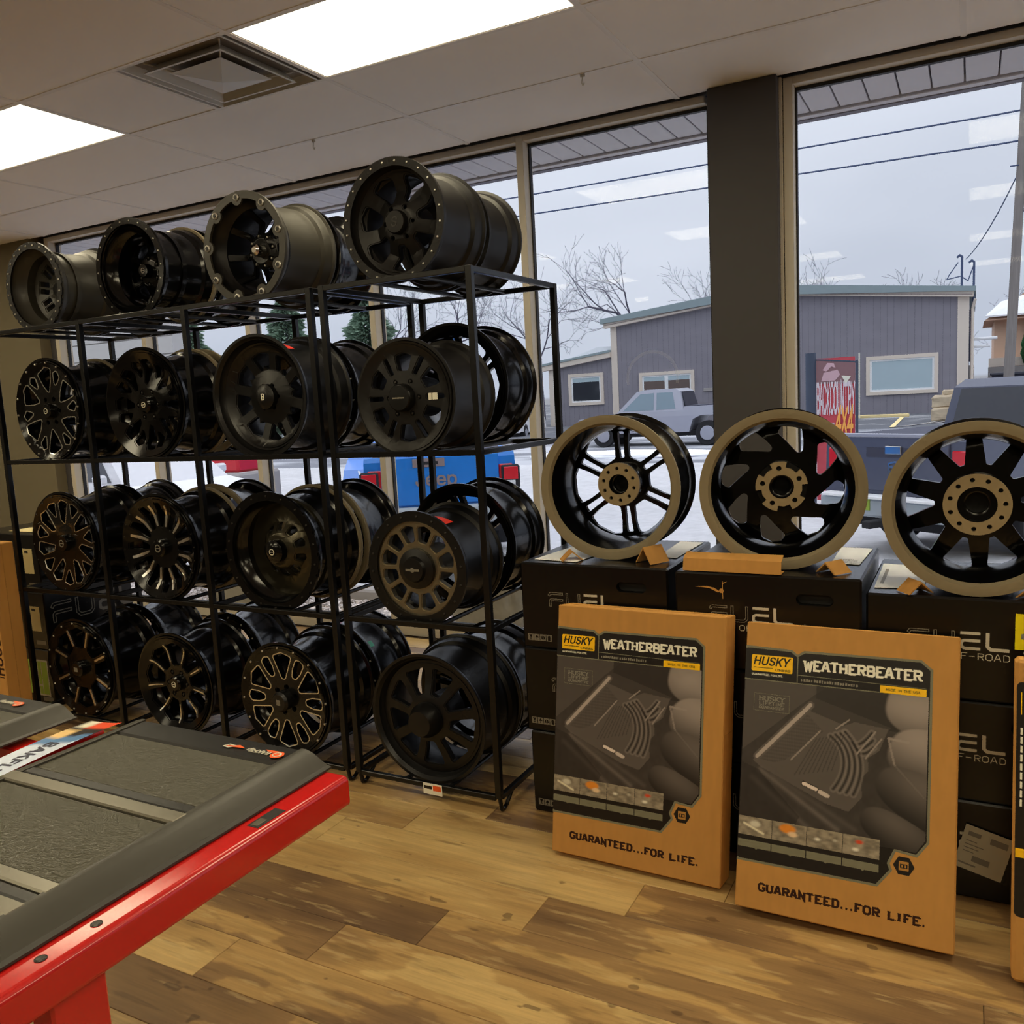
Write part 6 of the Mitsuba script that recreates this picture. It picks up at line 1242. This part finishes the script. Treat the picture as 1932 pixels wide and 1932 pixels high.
# graphite pickup parked nose away, tail toward the shop
M = T().translate([-0.80 + math.sin(math.radians(35))*2.95, 10.45 + math.cos(math.radians(35))*2.95, -0.52]).rotate([0, 0, 1], -125)
t, h, w = pickup('graphite pickup truck outside, tailgate seen behind the wheels on the cartons', M, 'car_graphite', w=0.96, tailtop=1.40, roof=1.98)
put(t, 'tailgate', rbox(h + 0.0, h + 0.03, -0.72, 0.72, 0.78, 1.40, 0.015), 'car_graphite', M)
hd = put(t, 'tailgate__handle_strip', box(h + 0.03, h + 0.036, -0.32, 0.32, 1.16, 1.27), 'bin_dark', M); put(t, 'tailgate__handle', rbox(h + 0.034, h + 0.06, -0.05, 0.16, 1.20, 1.29, 0.01), 'chrome', M)
put(t, 'tailgate__lip', rbox(h + 0.0, h + 0.05, -0.74, 0.74, 1.385, 1.43, 0.01), 'car_silver', M)
em = sg.Polygon([(-0.085, 0.1), (0, 0.125), (0.085, 0.1), (0.075, -0.06), (0, -0.14), (-0.075, -0.06)])
rim_ = em.difference(em.buffer(-0.018)); rams = unary_union([sg.Point(-0.045, 0.035).buffer(0.04).difference(sg.Point(-0.045, 0.03).buffer(0.018)), sg.Point(0.045, 0.035).buffer(0.04).difference(sg.Point(0.045, 0.03).buffer(0.018)), sg.Polygon([(-0.03, 0.05), (0.03, 0.05), (0.022, -0.07), (0, -0.1), (-0.022, -0.07)])])
put(t, 'tailgate__emblem', on(extr(rim_.union(rams), 0.02), frame_M((h + 0.03, 0.10, 1.0), (0, -1, 0), (0, 0, 1)) @ np.diag([-1, 1, -1, 1.0]) if False else frame_M((h + 0.03, 0.07, 1.0), (0, 1, 0), (0, 0, 1))), 'chrome', M, label='chrome shield emblem with a horned head')
put(t, 'rear_bumper__plate', box(h + 0.14, h + 0.15, -0.46, -0.18, 0.56, 0.70), 'label_green', M, label='yellow green licence plate'); put(t, 'rear_bumper__step', rbox(h + 0.02, h + 0.22, -0.86, 0.86, 0.70, 0.735, 0.01), 'window_white', M); put(t, 'hitch', rbox(h + 0.05, h + 0.42, -0.06, 0.06, 0.40, 0.48, 0.01), 'tyre', M)
# blue pickup, tail toward the shop, seen through the rack
M = T().translate([-5.55 - math.sin(math.radians(33))*2.8, 8.58 + math.cos(math.radians(33))*2.8, -0.40]).rotate([0, 0, 1], -57)
t, h, w = pickup('bright blue pickup truck outside, tailgate seen through the right end of the rack', M, 'car_blue', L=5.5, w=0.92, tailtop=1.30, roof=1.85)
put(t, 'tailgate', rbox(h + 0.0, h + 0.035, -0.70, 0.70, 0.72, 1.29, 0.02), 'car_blue', M); put(t, 'tailgate__handle', rbox(h + 0.036, h + 0.05, -0.32, 0.06, 1.17, 1.27, 0.02), 'brown_siding', M); put(t, 'tailgate__handle__slot', box(h + 0.05, h + 0.054, -0.22, -0.02, 1.2, 1.235), 'tyre', M)
m = text('Jeep', 0.15, 0.012, True, 0, 1.05, True); put(t, 'tailgate__lettering', on(m, frame_M((h + 0.036, -0.05, 0.95), (0, 1, 0), (0, 0, 1))), 'brown_siding', M, label='grey lettering Jeep')
for s in (-1, 1):
    lk = put(t, 'lamp_housing', rbox(h - 0.08, h + 0.07, s*0.84 - 0.11, s*0.84 + 0.11, 0.86, 1.14, 0.02), 'tyre', M); put(lk, 'lens', rbox(h + 0.065, h + 0.085, s*0.84 - 0.085, s*0.84 + 0.085, 0.97, 1.12, 0.008), 'lamp_red', M); put(lk, 'lens', box(h + 0.065, h + 0.083, s*0.84 - 0.05, s*0.84 + 0.05, 0.88, 0.96), 'lamp_clear', M)
def car(lab, M, paint, L=4.6, w=0.9, roof=1.6, hood=0.95, suv=True, glass='car_glass_dark', name='car'):
    t = thing(name, lab, 'car'); h = L/2
    body = [(-h, 0.42), (-h - 0.02, 0.68), (-h + 0.18, hood - 0.1), (-h + 1.15, hood + 0.04), (h - 0.3, 1.02), (h - 0.02, 0.98), (h, 0.45), (h - 0.45, 0.4), (h - 0.55, 0.66), (h - 0.8, 0.76), (h - 1.1, 0.66), (h - 1.2, 0.38), (-h + 1.25, 0.38), (-h + 1.15, 0.66), (-h + 0.85, 0.76), (-h + 0.55, 0.66), (-h + 0.45, 0.4)]
    put(t, 'body', car_side(body, w, 0.7, 1.05, 0.05), paint, M)
    rr = (h - 0.25, 1.02) if suv else (h - 0.9, 1.0)
    cabin = [(-h + 1.1, hood + 0.03), (-h + 1.85, roof - 0.05), (-h + 2.3, roof), (h - 0.75 if suv else h - 1.7, roof - 0.03), rr]
    put(t, 'cabin', car_side(cabin, w*0.95, 0.98, roof, 0.20), paint, M)
    for s in (-1, 1):
        put(t, 'side_window', side_panel([(-h + 1.45, 1.04), (-h + 1.98, roof - 0.13), (h - 1.0 if suv else h - 1.9, roof - 0.13), (h - 0.65 if suv else h - 1.3, 1.06)], w*0.95, 0.98, roof, 0.20, s), glass, M)
        for x in (-h + 0.85, h - 0.82): road_wheel(t, M, x, s*(w - 0.1), 0.34, s)
        put(t, 'head_lamp', trimesh.convex.convex_hull(np.array([[-h + 0.02, s*(w - 0.38), 0.66], [-h + 0.02, s*(w - 0.38), 0.76], [-h + 0.55, s*(w + 0.004), 0.74], [-h + 0.62, s*(w - 0.02), 0.86], [-h + 0.14, s*(w - 0.30), 0.83], [-h + 0.2, s*(w + 0.0), 0.68]])), 'lamp_clear', M)
        put(t, 'mirror', rbox(-h + 1.42, -h + 1.55, s*(w + 0.09) - 0.09, s*(w + 0.09) + 0.09, 1.02, 1.16, 0.03), paint, M)
    wy = w*0.74
    put(t, 'windscreen', slab_between((-h + 1.16, -wy - .05, hood + 0.07), (-h + 1.16, wy + .05, hood + 0.07), (-h + 1.84, wy*0.92, roof - 0.07), (-h + 1.84, -wy*0.92, roof - 0.07)), 'car_glass', M)
    put(t, 'grille', rbox(-h - 0.03, -h + 0.05, -0.42, 0.42, 0.5, 0.72, 0.02), 'tyre', M); put(t, 'front_bumper', rbox(-h - 0.04, -h + 0.2, -w + 0.06, w - 0.06, 0.36, 0.5, 0.03), paint, M)
    return t
car('dark grey parked car in front of the grey building and its divided window', T().translate([-12.4, 39.0, gz(39)]).rotate([0, 0, 1], 112), 'car_dark', L=4.7, w=0.93, roof=1.75)
t = car('white car with orange cornered headlamp, seen under the second rack shelf', T().translate([-11.7, 9.2, -0.42]).rotate([0, 0, 1], 172), 'car_white', L=4.6, w=0.92, roof=1.62)
car('pale blue car facing the windows, seen between the double rack posts', T().translate([-10.9, 15.0, -0.50]).rotate([0, 0, 1], 125), 'car_blue_pale', L=4.3, w=0.9, roof=1.75)
car('dark purple car cut off by the right edge of the picture', T().translate([1.55, 21.0, gz(21) + 0.05]).rotate([0, 0, 1], -95), 'car_purple', L=4.6, w=0.95, roof=1.75)
car('dark car at the far left of the low grey wing, seen beside the mullion', T().translate([-23.7, 44.0, gz(44)]).rotate([0, 0, 1], 95), 'car_dark', L=4.5, w=0.95, roof=1.7)
car('white car parked below the dark car beside the mullion', T().translate([-19.9, 38.0, gz(38) - 0.2]).rotate([0, 0, 1], 100), 'car_white', L=4.4, w=0.9, roof=1.5, suv=False)
